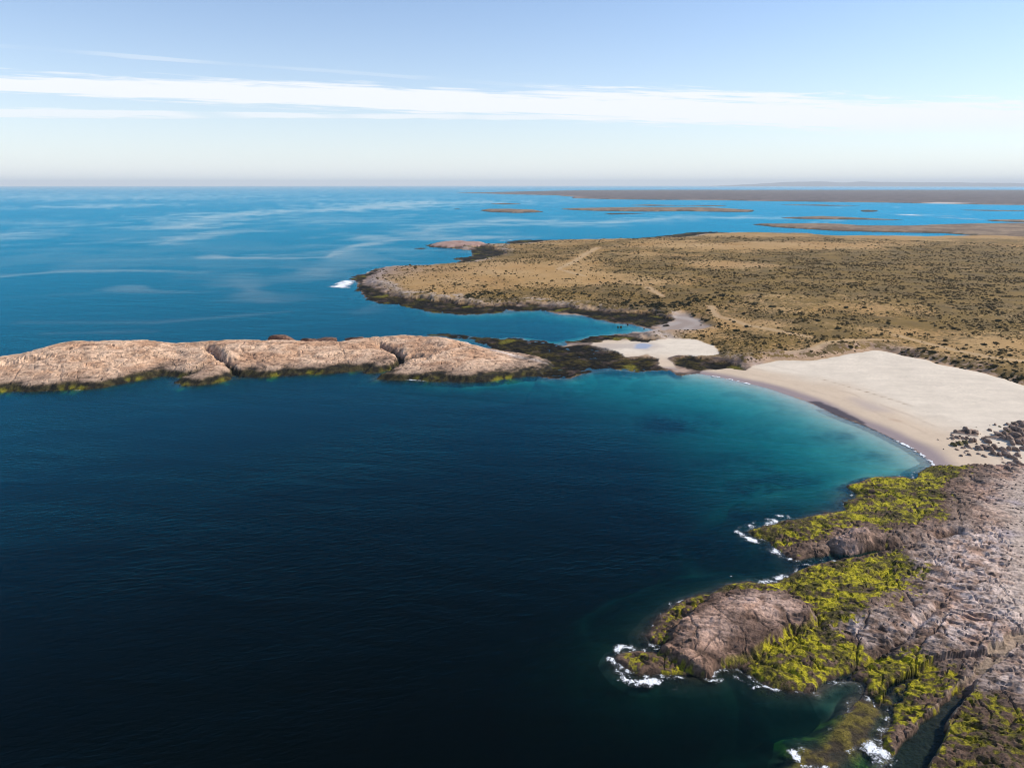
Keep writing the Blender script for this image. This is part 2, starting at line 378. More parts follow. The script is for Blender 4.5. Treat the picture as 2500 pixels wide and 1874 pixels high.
KNOB = W(c4([(585, 152), (600, 166), (700, 172), (800, 172), (900, 168), (985, 158), (990, 148), (940, 140), (800, 136), (700, 138)]))

# ------------------------------------------------------------------ grids (fan round the viewpoint, finer near by)
def axis_az(step, lim, far):
    a = np.arange(-lim, lim + 1e-6, step)
    out = np.array([lim + v for v in far])
    return np.radians(np.concatenate([-out[::-1], a, out]))
AZ = axis_az(0.082, 43.6, [0.5, 1.2, 2.2, 3.6, 5.5, 8, 11, 15, 20])
dep = np.concatenate([np.arange(48.0, 22.0, -0.066), np.arange(22.0, 11.0, -0.036), np.arange(11.0, 0.9, -0.034), np.arange(0.9, 0.36, -0.02)])
DEP = np.radians(dep)
DR = H / np.tan(DEP)
AA, DD = np.meshgrid(AZ, DR)
X = DD * np.sin(AA); Y = DD * np.cos(AA)
SH = X.shape
print('grid', SH)

ST = 3
ri = np.unique(np.r_[np.arange(0, SH[0], ST), SH[0] - 1]); cj = np.unique(np.r_[np.arange(0, SH[1], ST), SH[1] - 1])
Xc, Yc = X[np.ix_(ri, cj)], Y[np.ix_(ri, cj)]
fi = np.interp(np.arange(SH[0]), ri, np.arange(len(ri))); fj = np.interp(np.arange(SH[1]), cj, np.arange(len(cj)))
i0 = np.minimum(fi.astype(int), len(ri) - 2); j0 = np.minimum(fj.astype(int), len(cj) - 2)
ti = (fi - i0)[:, None]; tj = (fj - j0)[None, :]
def up(a):
    a00 = a[np.ix_(i0, j0)]; a01 = a[np.ix_(i0, j0 + 1)]; a10 = a[np.ix_(i0 + 1, j0)]; a11 = a[np.ix_(i0 + 1, j0 + 1)]
    return ((a00 * (1 - tj) + a01 * tj) * (1 - ti) + (a10 * (1 - tj) + a11 * tj) * ti).astype(np.float32)
def S(poly, closed=True): return up(sdf(Xc, Yc, poly, closed))

sM = S(MAIN); sP = S(PEN); sB = S(BEACH); sI = S(ISTH); sC = S(COVE); sF = S(FORESAND)
dBL = S(BEACHLINE, False)
sW = S(WEED[0])
for w_ in WEED[1:]: sW = np.maximum(sW, S(w_))
sFlat = S(WEED[FLAT_ID])
isl_s = {k: S(v[0]) for k, v in ISL.items()}
sG = S(FARC); sK = S(KNOB); sR = S(REEF); sPool = S(POOL)
D2 = DD.astype(np.float32)

# rough natural shorelines
jit = fbm(X, Y, 9.0, 4) * 1.6 * np.clip(D2 / 150, 0.5, 3) + fbm(X, Y, 45.0, 2, ox=9) * np.clip(D2 / 120, 0, 6)
beachy = sstep(14, 2, np.minimum(dBL, 1e9)) if False else sstep(12, 3, dBL)
sMj = sM + jit * (1 - beachy) * 0.8
sPj = sP + jit * 0.45
sWj = sW + jit * 1.1
sBj = sB + fbm(X, Y, 12.0, 3, ox=4) * 1.6
sIj = sI + fbm(X, Y, 10.0, 3, ox=5) * 2.0

# ------------------------------------------------------------------ heights
foreM = sstep(285, 265, D2) * sstep(-8, 25, X.astype(np.float32))        # the near rock shelf
n_l = fbm(X, Y, 60, 4); n_m = fbm(X, Y, 14, 4, ox=2); n_s = fbm(X, Y, 3.2, 4, ox=3)
# direction of the rock grain on the near shelf
g0, g1 = W(c1([(1500, 560), (2100, 640)]), 2)
gd = (g1 - g0) / np.linalg.norm(g1 - g0)
GA = X * gd[0] + Y * gd[1]; GB = -X * gd[1] + Y * gd[0]
GBw = GB + 2.5 * fbm(X, Y, 16, 2, ox=8)
strata = ridged(GA / 3.2, GBw, 1.5, 3, ox=1.5)
strata2 = ridged(GA / 2.2, GBw, 5.0, 3, ox=4.5)
crk = ridged(X, Y, 4.2, 3, ox=7.7)
crk2 = ridged(GA / 1.6, GBw, 2.1, 3, ox=11.7)
n_fi = fbm(X, Y, 0.9, 3, ox=14)
def joints(sets, wmin=0.0):
    out = np.zeros(SH, np.float32)
    for ang, sp, wd, seed in sets:
        u = X * math.cos(ang) + Y * math.sin(ang) + 0.5 * sp * fbm(X, Y, sp * 2.2, 4, ox=seed)
        f = np.abs((u / sp) % 1.0 - 0.5) * sp
        m = sstep(-0.15, 0.25, fbm(X, Y, sp * 1.7, 2, ox=seed + 3))
        w = np.maximum(wd, wmin)
        out = np.maximum(out, (np.exp(-((0.5 * sp - f) / w) ** 2) * m).astype(np.float32))
    return out
ga_ = math.atan2(gd[1], gd[0])
jF = joints([(ga_ + 1.57, 3.4, 0.20, 141), (ga_ + 0.35, 6.5, 0.20, 151), (ga_ - 0.5, 9.0, 0.24, 161), (ga_ + 1.2, 5.2, 0.16, 171)])
jP = joints([(0.35, 19.0, 0.5, 181), (1.45, 8.0, 0.55, 191), (-0.7, 24.0, 0.5, 201), (1.9, 16.0, 0.6, 211)])

land = 4.0 * (1 - np.exp(-np.maximum(sMj, 0) / 60)) + 0.05
upl = sstep(0, 10, -sBj) * sstep(0, 7, -sWj) * sstep(3, 14, sMj) * sstep(0, 8, -sIj) * sstep(0, 5, -sC) * (1 - foreM)
hM = land + upl * (1.7 + 0.9 * n_l + 0.25 * n_m + 0.06 * n_s)
bank = np.exp(-((-sBj - 5) / 6) ** 2) * upl
hM = hM + bank * (0.8 + 0.8 * n_m)
# low rough shelf under the weed
shelf = 0.28 * (1 - np.exp(-np.maximum(sMj, 0) / 3)) + 0.30 * n_s + 0.34 * n_m + 0.12
inW = sstep(-1.0, 2.0, sWj) * (1 - foreM)
hM = lerp(hM, np.maximum(shelf, -0.35), inW)
flat = sstep(-1, 2, sFlat)
hM = np.where(flat > 0.5, hM - 0.10, hM)
# sand stays smooth
sandm = np.clip(np.maximum(sstep(-1.5, 1.5, sBj), sstep(-1.5, 1.5, sIj) * (1 - inW)), 0, 1)
hM = lerp(hM, np.clip(0.05 + sM * 0.05, 0.05, 4.2) * 0.9 + 0.03 * n_m, sandm * sstep(-1, 1, sM))
hM = lerp(hM, np.clip(0.03 + sM * 0.03, 0.03, 2) + 0.02 * n_m, sstep(-2, 2, sC) * (1 - inW))

# the near rock shelf with its domes, clefts and steps
e_ = sMj + 0.35 * n_s
hF = 3.6 * (1 - np.exp(-np.maximum(e_, 0) / 22)) + 0.45 * sstep(0, 1.2, e_)
sD1, sD2 = S(DOME1), S(DOME2)
d1 = sD1 + 0.9 * n_m + 0.5 * n_s
hF = hF + 2.4 * sstep(-0.4, 0.7, d1) * (0.6 + 0.4 * sstep(0, 9, d1)) - 0.3 * sstep(-5, 0, sD1)
hF = hF + 1.9 * sstep(-0.5, 1.9, sD2 + 0.4 * n_s + 0.4 * n_m)
relief = sstep(0.3, 3.0, e_) * (1 - 0.75 * sstep(-2, 3, sF)) * (1 - 0.6 * sstep(0, 3, d1))
hF = hF + relief * (0.36 * (strata - 0.35) + 0.65 * (strata2 - 0.4) + 0.34 * n_m + 0.05 * n_s + 0.015 * n_fi - 0.5 * sstep(0.80, 0.97, crk) - 0.28 * sstep(0.78, 0.95, crk2) - 0.42 * jF)
dS = S(SCARP, False)
P0 = np.array(SCARP)
side = sdf(Xc, Yc, list(SCARP) + [np.array([200., 60.]), np.array([30., 60.])])     # inside = the lower side
side = up(side)
hF = hF - np.where(side > 0, 1, 0) * 1.25 * np.exp(-(dS / 7.0) ** 2)
def carve(h, line, depth, width, nz=0.3):
    d = S(line, False) + nz * n_s * width
    return h - depth * np.exp(-(np.maximum(d, 0) / width) ** 2)
for ln, dp, w_ in FORE_CRACK: hF = carve(hF, ln, dp, w_ * 1.4, 0.15)
cz = np.full(SH, 99.0, np.float32)
for k in range(len(CLEFT) - 1):
    a, b = CLEFT[k], CLEFT[k + 1]
    e = b - a
    t = np.clip(((X - a[0]) * e[0] + (Y - a[1]) * e[1]) / (e @ e), 0, 1)
    d = np.hypot(X - a[0] - e[0] * t, Y - a[1] - e[1] * t) + 0.5 * n_s + 0.7 * n_m
    z = lerp(CLEFT_Z[k], CLEFT_Z[k + 1], t) + np.maximum(d - lerp(CLEFT_W[k], CLEFT_W[k + 1], t), 0) * 3.2
    cz = np.minimum(cz, z.astype(np.float32))
hF = np.minimum(hF, cz + 0.06 * n_s)
hF = hF + 0.10 * n_fi * sstep(-2, 1, sstep(0, 1, e_))
hM = lerp(hM, np.where(sB > -1, hM, hF), foreM * sstep(-3, 0.5, -sB))

# the jumbled outcrop at the right end of the beach
sO = np.maximum(S(W(cb([(560, 600), (700, 510), (880, 460), (1160, 560), (1130, 700), (1030, 820), (900, 840), (560, 800)]), 2.5)),
                np.maximum(S(W(cb([(1240, 650), (1440, 640), (1700, 500), (1850, 400), (2300, 380), (2500, 900), (2300, 1250), (1900, 1280), (1760, 1080), (1500, 990), (1300, 950), (1110, 860)]), 2.5)),
                           S(W(cb([(1480, 600), (1700, 560), (1640, 700), (1560, 690)]), 2.5))))
mO = sstep(-0.4, 0.6, sO + 0.9 * n_m + 0.6 * n_s) * (foreM < 0.99)
hM = hM + mO * (0.25 + 0.65 * np.maximum(ridged(GA / 2, GBw, 3.0, 3, ox=31.5) - 0.25, 0) + 0.3 * n_s)

# seabed
off = np.maximum(-sMj, 0)
cin = un(1380, 790); inl = np.exp(-(((X - cin[0]) / 110) ** 2 + ((Y - cin[1]) / 75) ** 2))
bed_b = 0.065 * dBL + 0.00025 * dBL ** 2                       # gentle off the beach
cfs = un(1890, 1195); shal = np.exp(-(((X - cfs[0]) / 13) ** 2 + ((Y - cfs[1]) / 9) ** 2))
bed_r = off * lerp(0.42, 0.22, inl) * (1 - 0.75 * shal)                          # steep off the rocks
bed = -np.minimum(np.minimum(bed_b, bed_r), 24) - 0.03 - 0.03 * np.minimum(off, 1) + 0.22 * n_m * sstep(1, 15, off)
bed = np.where(off > 0, np.minimum(bed, -0.03), bed)
hM = np.where(sMj > 0, hM, bed)
reef = -5.0 + 5.14 * sstep(-9, 3.0, sR + 1.6 * n_m) + (0.30 * n_m + 0.30 * n_s) * sstep(-5, 1, sR)
hM = np.where((sR > -9) & (foreM > 0.3), np.maximum(hM, reef), hM)
hM = np.where((sPool > -1) & (foreM > 0.3) & (sMj < 0.5), np.minimum(hM, -0.30 + 0.12 * n_s), hM)

# the pink rock headland
azs, hrs = [], []
for px, py in PEN_SIL:
    az = math.atan2(*un(px, py)); depS = math.atan(H / np.linalg.norm(un(px, py)))
    azs.append(az); hrs.append((depS, px))
def dist_at(line, az):
    L = np.array(W(line)); A = np.arctan2(L[:, 0], L[:, 1]); Dn = np.hypot(L[:, 0], L[:, 1])
    o = np.argsort(A); return np.interp(az, A[o], Dn[o])
hr = []
for az, (depS, px) in zip(azs, hrs):
    dn, db = dist_at(PEN_NEAR, az), dist_at(PEN_BACK, az)
    dr = dn + 0.66 * (db - dn)
    hr.append(max(2.3, H - dr * math.tan(depS)))
print('ridge heights', [round(v, 1) for v in hr])
HR = np.interp(AA, azs, hr).astype(np.float32)
wP = np.interp(AA, azs, [min(26, 0.5 * (dist_at(PEN_BACK, a) - dist_at(PEN_NEAR, a))) for a in azs]).astype(np.float32)
WD = np.interp(AA, azs, [max(14, dist_at(PEN_BACK, a) - dist_at(PEN_NEAR, a)) for a in azs]).astype(np.float32)
dN = S(W(PEN_NEAR), False) + jit * 0.45; dK = S(W(PEN_BACK), False) + jit * 0.3
tN = np.clip(dN / (0.64 * WD), 0, 1); tK = np.clip(dK / (0.36 * WD), 0, 1)
tN = 1 - (1 - tN) ** 1.3; tK = 1 - (1 - tK) ** 2
q = tN * tK / np.maximum(tN + tK - tN * tK, 1e-3)
q = np.where(sPj > 0, 0.35 * q + 0.65 * np.minimum(tN, tK), 0)
step = 1.5 * sstep(0, 4.0, sPj)
hP = step + (HR - 1.5) * q
hP = hP + 0.20 * np.sin(hP * 3.6 + 3.0 * n_m + 2 * n_l) * sstep(2, 5, hP)
hP = hP + sstep(1, 6, sPj) * (0.5 * n_m + 0.22 * fbm(X, Y, 7, 3, ox=6) + 0.10 * n_s - 0.8 * sstep(0.78, 0.96, ridged(X + 0.6 * Y, Y * 2.2, 9, 3, ox=2.2)))
hP = hP - 0.45 * jP * sstep(2, 6, sPj)
for ln, dp, w_ in PEN_CRACK: hP = carve(hP, ln, dp, w_, 0.5)
hP = np.where(sPj > 0, np.maximum(hP, -0.5), -np.maximum(-sPj, 0) * 0.45)
h = np.maximum(hM, hP)

# islands and far coast
hK = np.where(sK + jit * 0.3 > -2, 3.6 * sstep(-2, 14, sK + jit * 0.3) + 0.5 * n_m, -9)
h = np.maximum(h, np.where(sK > -4, hK, -30))
zone_isl = np.full(SH, -1, np.int32)
for k, (key, (poly, hi)) in enumerate(ISL.items()):
    s = isl_s[key] + jit * np.clip(D2 / 6000, 0.15, 0.5)
    hh = np.where(s > 0, 1.4 * hi * (1 - np.exp(-s / 18)) + 0.35 * n_m * sstep(0, 20, s) + 0.15, s * 0.06)
    zone_isl = np.where((isl_s[key] > -25) & (hh > h - 0.0), k, zone_isl)
    h = np.maximum(h, hh)
sGj = sG + jit * 2
hG = np.where(sGj > 0, 9.0 * (1 - np.exp(-sGj / 260)) + 1.2 * n_l * sstep(0, 200, sGj) + 0.3, sGj * 0.05)
h = np.maximum(h, hG)
h = h.astype(np.float32)
zone_isl = np.where((sG > -80) & (hG >= h - 1e-4), 99, zone_isl)

# ------------------------------------------------------------------ surface colours (what the stuff itself is)
def C(*v): return np.array(v, np.float32)
def mixc(c, col_, m): return c + (np.asarray(col_, np.float32) - c) * np.clip(m, 0, 1)[..., None]
n_f = fbm(X, Y, 1.3, 3, ox=12); n_xl = fbm(X, Y, 160, 4, ox=15)

tan = C(0.34, 0.19, 0.060); tan2 = C(0.43, 0.285, 0.13); olive = C(0.135, 0.098, 0.030)
veg = 0.52 + 0.30 * n_xl + 0.22 * fbm(X, Y, 40, 3, ox=17)
def blob(px, py, rx, ry, amt):
    global veg
    c = un(px, py, 3.5); ex = np.linalg.norm(un(px + rx, py, 3.5) - c); ey = np.linalg.norm(un(px, py - ry, 3.5) - un(px, py + ry, 3.5)) / 2
    veg = veg + amt * np.exp(-(((X - c[0]) / ex) ** 2 + ((Y - c[1]) / ey) ** 2))
for b in [(1250, 665, 200, 26, -0.75), (1050, 700, 130, 25, -0.35), (1800, 652, 110, 9, -0.9), (1560, 690, 200, 18, -0.25), (1950, 602, 200, 8, -0.8), (1700, 605, 200, 6, -0.5),
          (2200, 690, 420, 45, 0.45), (2050, 640, 300, 20, 0.3), (1560, 660, 120, 20, 0.25), (2420, 640, 150, 40, 0.35), (2330, 800, 160, 20, 0.35), (1760, 790, 150, 16, -0.55), (1900, 760, 200, 14, -0.15),
          (2440, 850, 120, 12, -0.5), (2200, 815, 120, 8, -0.35), (1900, 735, 160, 12, -0.1), (1650, 575, 400, 6, -0.3), (2300, 580, 300, 5, -0.4)]: blob(*b)
trk = np.zeros(SH, np.float32)
for tr in TRACKS:
    d = S(tr, False); tk = np.exp(-(d / np.maximum(2.0, D2 / 260)) ** 2); veg = veg - 1.0 * tk; trk = np.maximum(trk, tk)
veg = np.clip(veg, 0, 1)
veg = veg * sstep(6, 22, sMj) * sstep(0, 5, -sBj) * sstep(0, 6, -sWj) * sstep(0, 6, -sC)
ground = lerp(tan[None, None], tan2[None, None], np.clip(0.35 + 0.5 * n_l, 0, 1)[..., None])
ground = mixc(ground, C(0.36, 0.215, 0.12), np.clip(0.4 * n_xl - 0.05, 0, 0.5))
colr = ground.copy()
# rocky rim of the upland, dusky mauve
rim = sstep(34, 8, sMj + 8 * n_m) * sstep(0.0, 0.5, 1 - sandm)
colr = mixc(colr, C(0.33, 0.235, 0.185), rim * 0.75)
colr = mixc(colr, C(0.40, 0.34, 0.31), np.exp(-((-sWj - 9) / 5) ** 2) * (0.4 + 0.6 * n_m > 0.1) * 0.7)
pinkbank = np.exp(-((-sBj - 5) / 7) ** 2) * sstep(0.5, 0.1, sandm)
colr = mixc(colr, C(0.40, 0.27, 0.20) , pinkbank * 0.7)
colr = mixc(colr, C(0.10, 0.06, 0.05), pinkbank * sstep(0.15, 0.55, n_m) * 0.8)
scarp_d = np.exp(-((-sWj - 1.5) / 2.2) ** 2) * sstep(-0.2, 0.35, n_m + 0.2)
colr = mixc(colr, C(0.05, 0.038, 0.04), scarp_d * 0.9)
colr = mixc(colr, C(0.50, 0.375, 0.235), trk * 0.5)
tip = np.array(un(905, 668)); tipm = np.exp(-(((X - tip[0]) / 45) ** 2 + ((Y - tip[1]) / 75) ** 2))
colr = mixc(colr, C(0.29, 0.205, 0.165), tipm * sstep(-0.5, 0.3, n_m + 0.2) * 0.9)
colr = mixc(colr, C(0.06, 0.045, 0.042), tipm * sstep(0.62, 0.9, ridged(X, Y, 14, 3, ox=9.1)) * 0.8)
veg = veg * (1 - 0.8 * tipm)
# weed on the shelves
weedc = lerp(C(0.008, 0.007, 0.005)[None, None], C(0.050, 0.038, 0.008)[None, None], sstep(-0.1, 0.6, n_s * 0.6 + n_m * 0.7)[..., None])
weedc = mixc(weedc, C(0.20, 0.175, 0.02), sstep(0.35, 0.75, fbm(X, Y, 22, 3, ox=21)) * 0.6)
weedc = mixc(weedc, C(0.09, 0.06, 0.05), sstep(0.3, 0.7, fbm(X, Y, 9, 3, ox=23)) * 0.6)
colr = lerp(colr, weedc, (inW * sstep(-1, 1, sMj + 2))[..., None])
# sand
wet = sstep(9.0, 2.5, sM - 1.5 * fbm(X, Y, 30, 2, ox=30))
damp = sstep(34, 16, sM + 5 * fbm(X, Y, 25, 3, ox=31))
sandc = lerp(C(0.65, 0.555, 0.435)[None, None], C(0.565, 0.44, 0.315)[None, None], damp[..., None])
sandc = sandc * (1 + 0.06 * n_m + (0.05 * n_s + 0.07 * fbm(GA / 3, GB, 4, 3, ox=33)) * (1 - damp))[..., None]
sandc = mixc(sandc, C(0.26, 0.205, 0.205), wet * 0.95)
d = S(W(c7([(910, 370), (1000, 395), (1140, 435), (1260, 470), (1400, 515), (1500, 550), (1600, 582)]), 1.5), False)
sandc = mixc(sandc, C(0.22, 0.14, 0.08), np.exp(-(d / 0.6) ** 2) * sstep(-0.5, 0.3, n_s + n_m) * 0.85)
for off_, a_ in ((13.0, .16), (21.0, .22), (30.0, .12)):
    sandc = mixc(sandc, C(0.40, 0.30, 0.22), np.exp(-((sM - off_ - 2.5 * n_l - 0.8 * n_m) / 0.7) ** 2) * sstep(-0.3, 0.5, n_m + 0.6 * n_s) * a_ * 2)
sandc = sandc * (1 + 0.10 * n_fi * sstep(25, 40, sM) * sstep(-0.2, 0.5, fbm(X, Y, 20, 2, ox=37)))[..., None]
stain = S(W(c7([(830, 518), (900, 522), (1000, 560), (1100, 605), (1180, 645), (1215, 680), (1120, 648), (1000, 602), (900, 555)])))
sandc = mixc(sandc, C(0.035, 0.032, 0.045), sstep(-1.0, 0.8, stain + 0.6 * n_s) * 0.85)
stain2 = S(W(c7([(1130, 500), (1250, 540), (1340, 578), (1250, 570), (1180, 540)]), 1.0))
sandc = mixc(sandc, C(0.34, 0.28, 0.28), sstep(-5, 3, stain2) * 0.5)
redst = S(W(c7([(1050, 560), (1180, 600), (1250, 600), (1420, 640), (1330, 620)]), 1), False)
sandc = mixc(sandc, C(0.42, 0.27, 0.18), np.exp(-(redst / 1.2) ** 2) * sstep(0, .5, n_m) * 0.5)
colr = lerp(colr, sandc, sstep(0.3, 0.7, sandm)[..., None])
outc = lerp(C(0.09, 0.062, 0.05)[None, None], C(0.30, 0.205, 0.155)[None, None], sstep(-0.5, 0.6, n_s + 0.5 * n_m + 0.4 * n_fi)[..., None])
colr = lerp(colr, outc, mO[..., None])
pool_i = S(W(c3([(1520, 385), (1530, 350), (1580, 345), (1640, 360), (1600, 385)])))
colr = mixc(colr, C(0.30, 0.33, 0.40), sstep(-2, 1, pool_i))
damp_i = np.maximum(S(W(c3([(1250, 345), (1330, 340), (1450, 350), (1540, 340), (1640, 345), (1700, 370), (1600, 395), (1450, 375), (1350, 385)]))), -50)
colr = mixc(colr, C(0.40, 0.33, 0.28), sstep(-4, 2, damp_i) * 0.6 * (1 - sstep(-2, 1, pool_i)))
covec = lerp(C(0.30, 0.235, 0.195)[None, None], C(0.36, 0.30, 0.26)[None, None], sstep(-0.3, 0.4, np.sin(S(W(c3([(1670, 245), (1690, 210), (1765, 190)])), False) * 0.5) * 0.4 + n_m * 0.5)[..., None])
colr = lerp(colr, covec, (sstep(-2, 2, sC + 2 * n_m) * (1 - inW))[..., None])

# near rock shelf
pale = lerp(C(0.42, 0.265, 0.19)[None, None], C(0.59, 0.435, 0.345)[None, None], sstep(-0.5, 0.6, n_m + 0.4 * n_s)[..., None])
pale = mixc(pale, C(0.45, 0.27, 0.19), sstep(0.15, 0.6, fbm(X, Y, 11, 3, ox=41)) * 0.55)
pale = mixc(pale, C(0.10, 0.075, 0.065), sstep(0.62, 0.92, strata) * 0.55 + sstep(0.68, 0.95, strata2) * 0.45)
pale = mixc(pale, C(0.05, 0.038, 0.035), sstep(0.80, 0.94, crk) * 0.85 + sstep(0.76, 0.92, crk2) * 0.7)
pale = mixc(pale, C(0.05, 0.035, 0.03), jF * 0.68)
pale = pale * (1 + 0.30 * n_fi + 0.12 * n_s)[..., None]
sA = np.full(SH, -99.0, np.float32); amt = np.zeros(SH, np.float32)
for p_, a_ in zip(ALGAE, ALGAE_AMT):
    s = S(p_)
    amt = np.where(s > sA, a_, amt); sA = np.maximum(sA, s)
brown = lerp(C(0.060, 0.038, 0.026)[None, None], C(0.14, 0.086, 0.058)[None, None], sstep(-0.4, 0.5, n_s + 0.4 * n_m)[..., None])
fore = pale.copy()
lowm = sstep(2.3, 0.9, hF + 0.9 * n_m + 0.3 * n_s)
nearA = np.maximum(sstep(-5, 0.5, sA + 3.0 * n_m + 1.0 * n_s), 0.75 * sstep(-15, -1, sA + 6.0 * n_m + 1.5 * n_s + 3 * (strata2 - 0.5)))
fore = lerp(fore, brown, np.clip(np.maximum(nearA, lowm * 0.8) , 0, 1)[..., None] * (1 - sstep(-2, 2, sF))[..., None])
dome_c = lerp(C(0.12, 0.070, 0.048)[None, None], C(0.40, 0.245, 0.17)[None, None], sstep(-0.15, 0.45, fbm(GA, GB * 1.6, 13, 3, ox=47) + 0.25 * n_s + 0.15 * sstep(3, 9, sD1))[..., None])
for (bx, by, zz, rr, am_) in [(870, 750, 3.0, 5.0, 0.9), (600, 870, 3.0, 3.6, 0.6)]:
    b_ = un(*c1([(bx, by)])[0], zz)
    dome_c = mixc(dome_c, C(0.56, 0.39, 0.31), np.exp(-(((X - b_[0]) / (rr * 1.3)) ** 2 + ((Y - b_[1]) / rr) ** 2)) * am_ * sstep(-0.7, 0.2, n_s))
for (bx, by, rr) in [(1830, 850, 7), (1850, 520, 6), (2050, 700, 9), (2150, 1120, 3.5), (1420, 850, 4), (2000, 420, 7)]:
    b_ = un(*c1([(bx, by)])[0], 3.2)
    fore = mixc(fore, C(0.66, 0.55, 0.50), np.exp(-(((X - b_[0]) / (rr * 1.4)) ** 2 + ((Y - b_[1]) / rr) ** 2)) * 0.6 * sstep(-0.5, 0.3, n_s + 0.3 * n_m) * (1 - sstep(0.5, 0.9, strata)))
dome_c = mixc(dome_c, C(0.04, 0.027, 0.02), jF * 0.6)
fore = lerp(fore, dome_c * (1 - 0.45 * sstep(0.7, 0.95, strata))[..., None], sstep(-0.5, 0.8, d1)[..., None])
fore = mixc(fore, C(0.40, 0.27, 0.22), sstep(0.4, 1.2, sD2 + 0.4 * n_s) * sstep(-0.5, 0.4, n_m + 0.3))
pat = 0.55 * fbm(GA / 1.8, GB, 3.0, 4, 0.6, ox=51) + 0.35 * n_s + 0.55 * n_fi + 0.4 * n_f
am = sstep(0.40, 0.02, pat - (amt - 0.66) * 1.1 + 0.35 * fbm(GA / 1.4, GB, 8.0, 3, ox=57) + 1.0 * sstep(2.2, -2.6, sA + 2.2 * n_m + 0.6 * n_s)) * sstep(-4.0, -2.5, sA)
am = am * (1 - sstep(-0.4, 0.8, d1)) * (1 - sstep(0.2, 1.0, sD2))
am = am * sstep(0.05, 0.3, hF + 0.2)
bright = np.clip(sstep(0.30, -0.45, pat + 0.45 * n_m) * (0.25 + 0.75 * amt) + 0.22 * n_fi, 0, 1)
algc = lerp(C(0.062, 0.050, 0.010)[None, None], C(0.54, 0.46, 0.012)[None, None], bright[..., None])
fore = lerp(fore, algc, am[..., None])
foresand = lerp(C(0.47, 0.37, 0.30)[None, None], C(0.36, 0.30, 0.30)[None, None], sstep(0.1, 0.5, fbm(X, Y, 14, 3, ox=55))[..., None])
fore = lerp(fore, foresand, (sstep(-4, 4, sF + 3 * n_m + 1.5 * n_s) * 0.9)[..., None])
fore = mixc(fore, C(0.33, 0.24, 0.165), sstep(0.25, 0.0, hF - cz) * sstep(0.9, 1.3, cz) * 0 + ((cz - hF < 0.12) & (cz > 1.0) & (cz < 2.9)) * 0.9)
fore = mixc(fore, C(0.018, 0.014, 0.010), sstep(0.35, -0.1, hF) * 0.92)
fm = foreM * (sB < 0.5)
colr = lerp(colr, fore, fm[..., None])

# headland: pink rock, dark tide mark, dry grass near its root
pk = lerp(C(0.50, 0.295, 0.175)[None, None], C(0.64, 0.43, 0.285)[None, None], sstep(-0.4, 0.5, n_m + 0.3 * n_l)[..., None])
pk = mixc(pk, C(0.42, 0.33, 0.15), sstep(0.05, 0.5, fbm(X, Y, 18, 3, ox=61) + 0.2 * n_s) * 0.5 * sstep(40, 120, X))
pk = mixc(pk, C(0.27, 0.145, 0.085), sstep(0.05, 0.55, fbm(X * 0.5, Y * 1.6, 6, 5, 0.6, ox=63)) * 0.65)
pk = pk * (1 + 0.22 * n_fi + 0.16 * n_s)[..., None]
pk = mixc(pk, C(0.10, 0.06, 0.04), sstep(0.80, 0.95, ridged(X * 0.7 + 0.3 * Y, Y, 4.5, 3, ox=5.2)) * 0.55)
pk = mixc(pk, C(0.13, 0.075, 0.05), sstep(0.80, 0.97, ridged(X + 0.6 * Y, Y * 2.2, 9, 3, ox=2.2)) * 0.6)
pk = mixc(pk, C(0.12, 0.065, 0.045), jP * 0.4)
dpt = S(PEN_PATH, False)
pk = mixc(pk, C(0.60, 0.52, 0.47), np.exp(-(dpt / 1.8) ** 2) * 0.9)
rootm = sstep(-10, 45, X.astype(np.float32))
tide = sstep(0.9, 0.0, hP + 0.5 * n_m + 0.25 * n_s - lerp(1.8, 0.75, rootm))
pk = mixc(pk, C(0.22, 0.16, 0.12), sstep(4.0, 2.5, hP + 0.5 * n_m + 1.3 * rootm) * 0.6)
tw = lerp(C(0.014, 0.012, 0.008)[None, None], C(0.05, 0.04, 0.015)[None, None], sstep(-0.3, 0.4, n_s)[..., None])
gr = sstep(0.0, 0.5, fbm(X, Y, 16, 3, ox=65) + 0.45 * sstep(60, 110, X) + 0.35 * sstep(-180, -215, X) - 0.1) * sstep(1.5, 0.5, hP)
tw = mixc(tw, C(0.24, 0.215, 0.012), gr * sstep(-0.3, 0.3, n_s + 0.2) * 0.6)
pk = lerp(pk, tw, tide[..., None])
onP = (hP >= hM - 0.02) & (sPj > -3)
colr = np.where(onP[..., None], pk, colr)

# knob, islands, far coast
kc = lerp(C(0.30, 0.18, 0.14)[None, None], C(0.38, 0.25, 0.2)[None, None], sstep(-.3, .4, n_m)[..., None])
kc = lerp(kc, weedc, sstep(1.4, 0.7, h + 0.3 * n_m)[..., None])
onK = (sK > -3)
colr = np.where(onK[..., None], kc, colr)
ic = lerp(C(0.15, 0.10, 0.065)[None, None], C(0.25, 0.175, 0.11)[None, None], sstep(-.4, .4, n_l + 0.5 * n_m)[..., None])
ic = lerp(ic, C(0.035, 0.032, 0.016)[None, None], sstep(1.5, 0.9, h + 0.4 * n_m)[..., None])
colr = np.where(((zone_isl >= 0) & (zone_isl < 99))[..., None], ic, colr)
gc = lerp(C(0.095, 0.078, 0.075)[None, None], C(0.13, 0.105, 0.098)[None, None], sstep(-.5, .5, n_l)[..., None])
gc = lerp(gc, C(0.22, 0.165, 0.14)[None, None], sstep(110, 20, sGj + 30 * n_l)[..., None])
far_sand = S(W(c6([(1780, 103), (1860, 101), (2010, 103), (2060, 107), (1950, 107), (1850, 106)])))
gc = lerp(gc, C(0.62, 0.56, 0.5)[None, None], sstep(-20, 30, far_sand)[..., None])
gc = lerp(gc, C(0.05, 0.045, 0.04)[None, None], sstep(14, 0, sGj)[..., None])
colr = np.where((zone_isl == 99)[..., None], gc, colr)
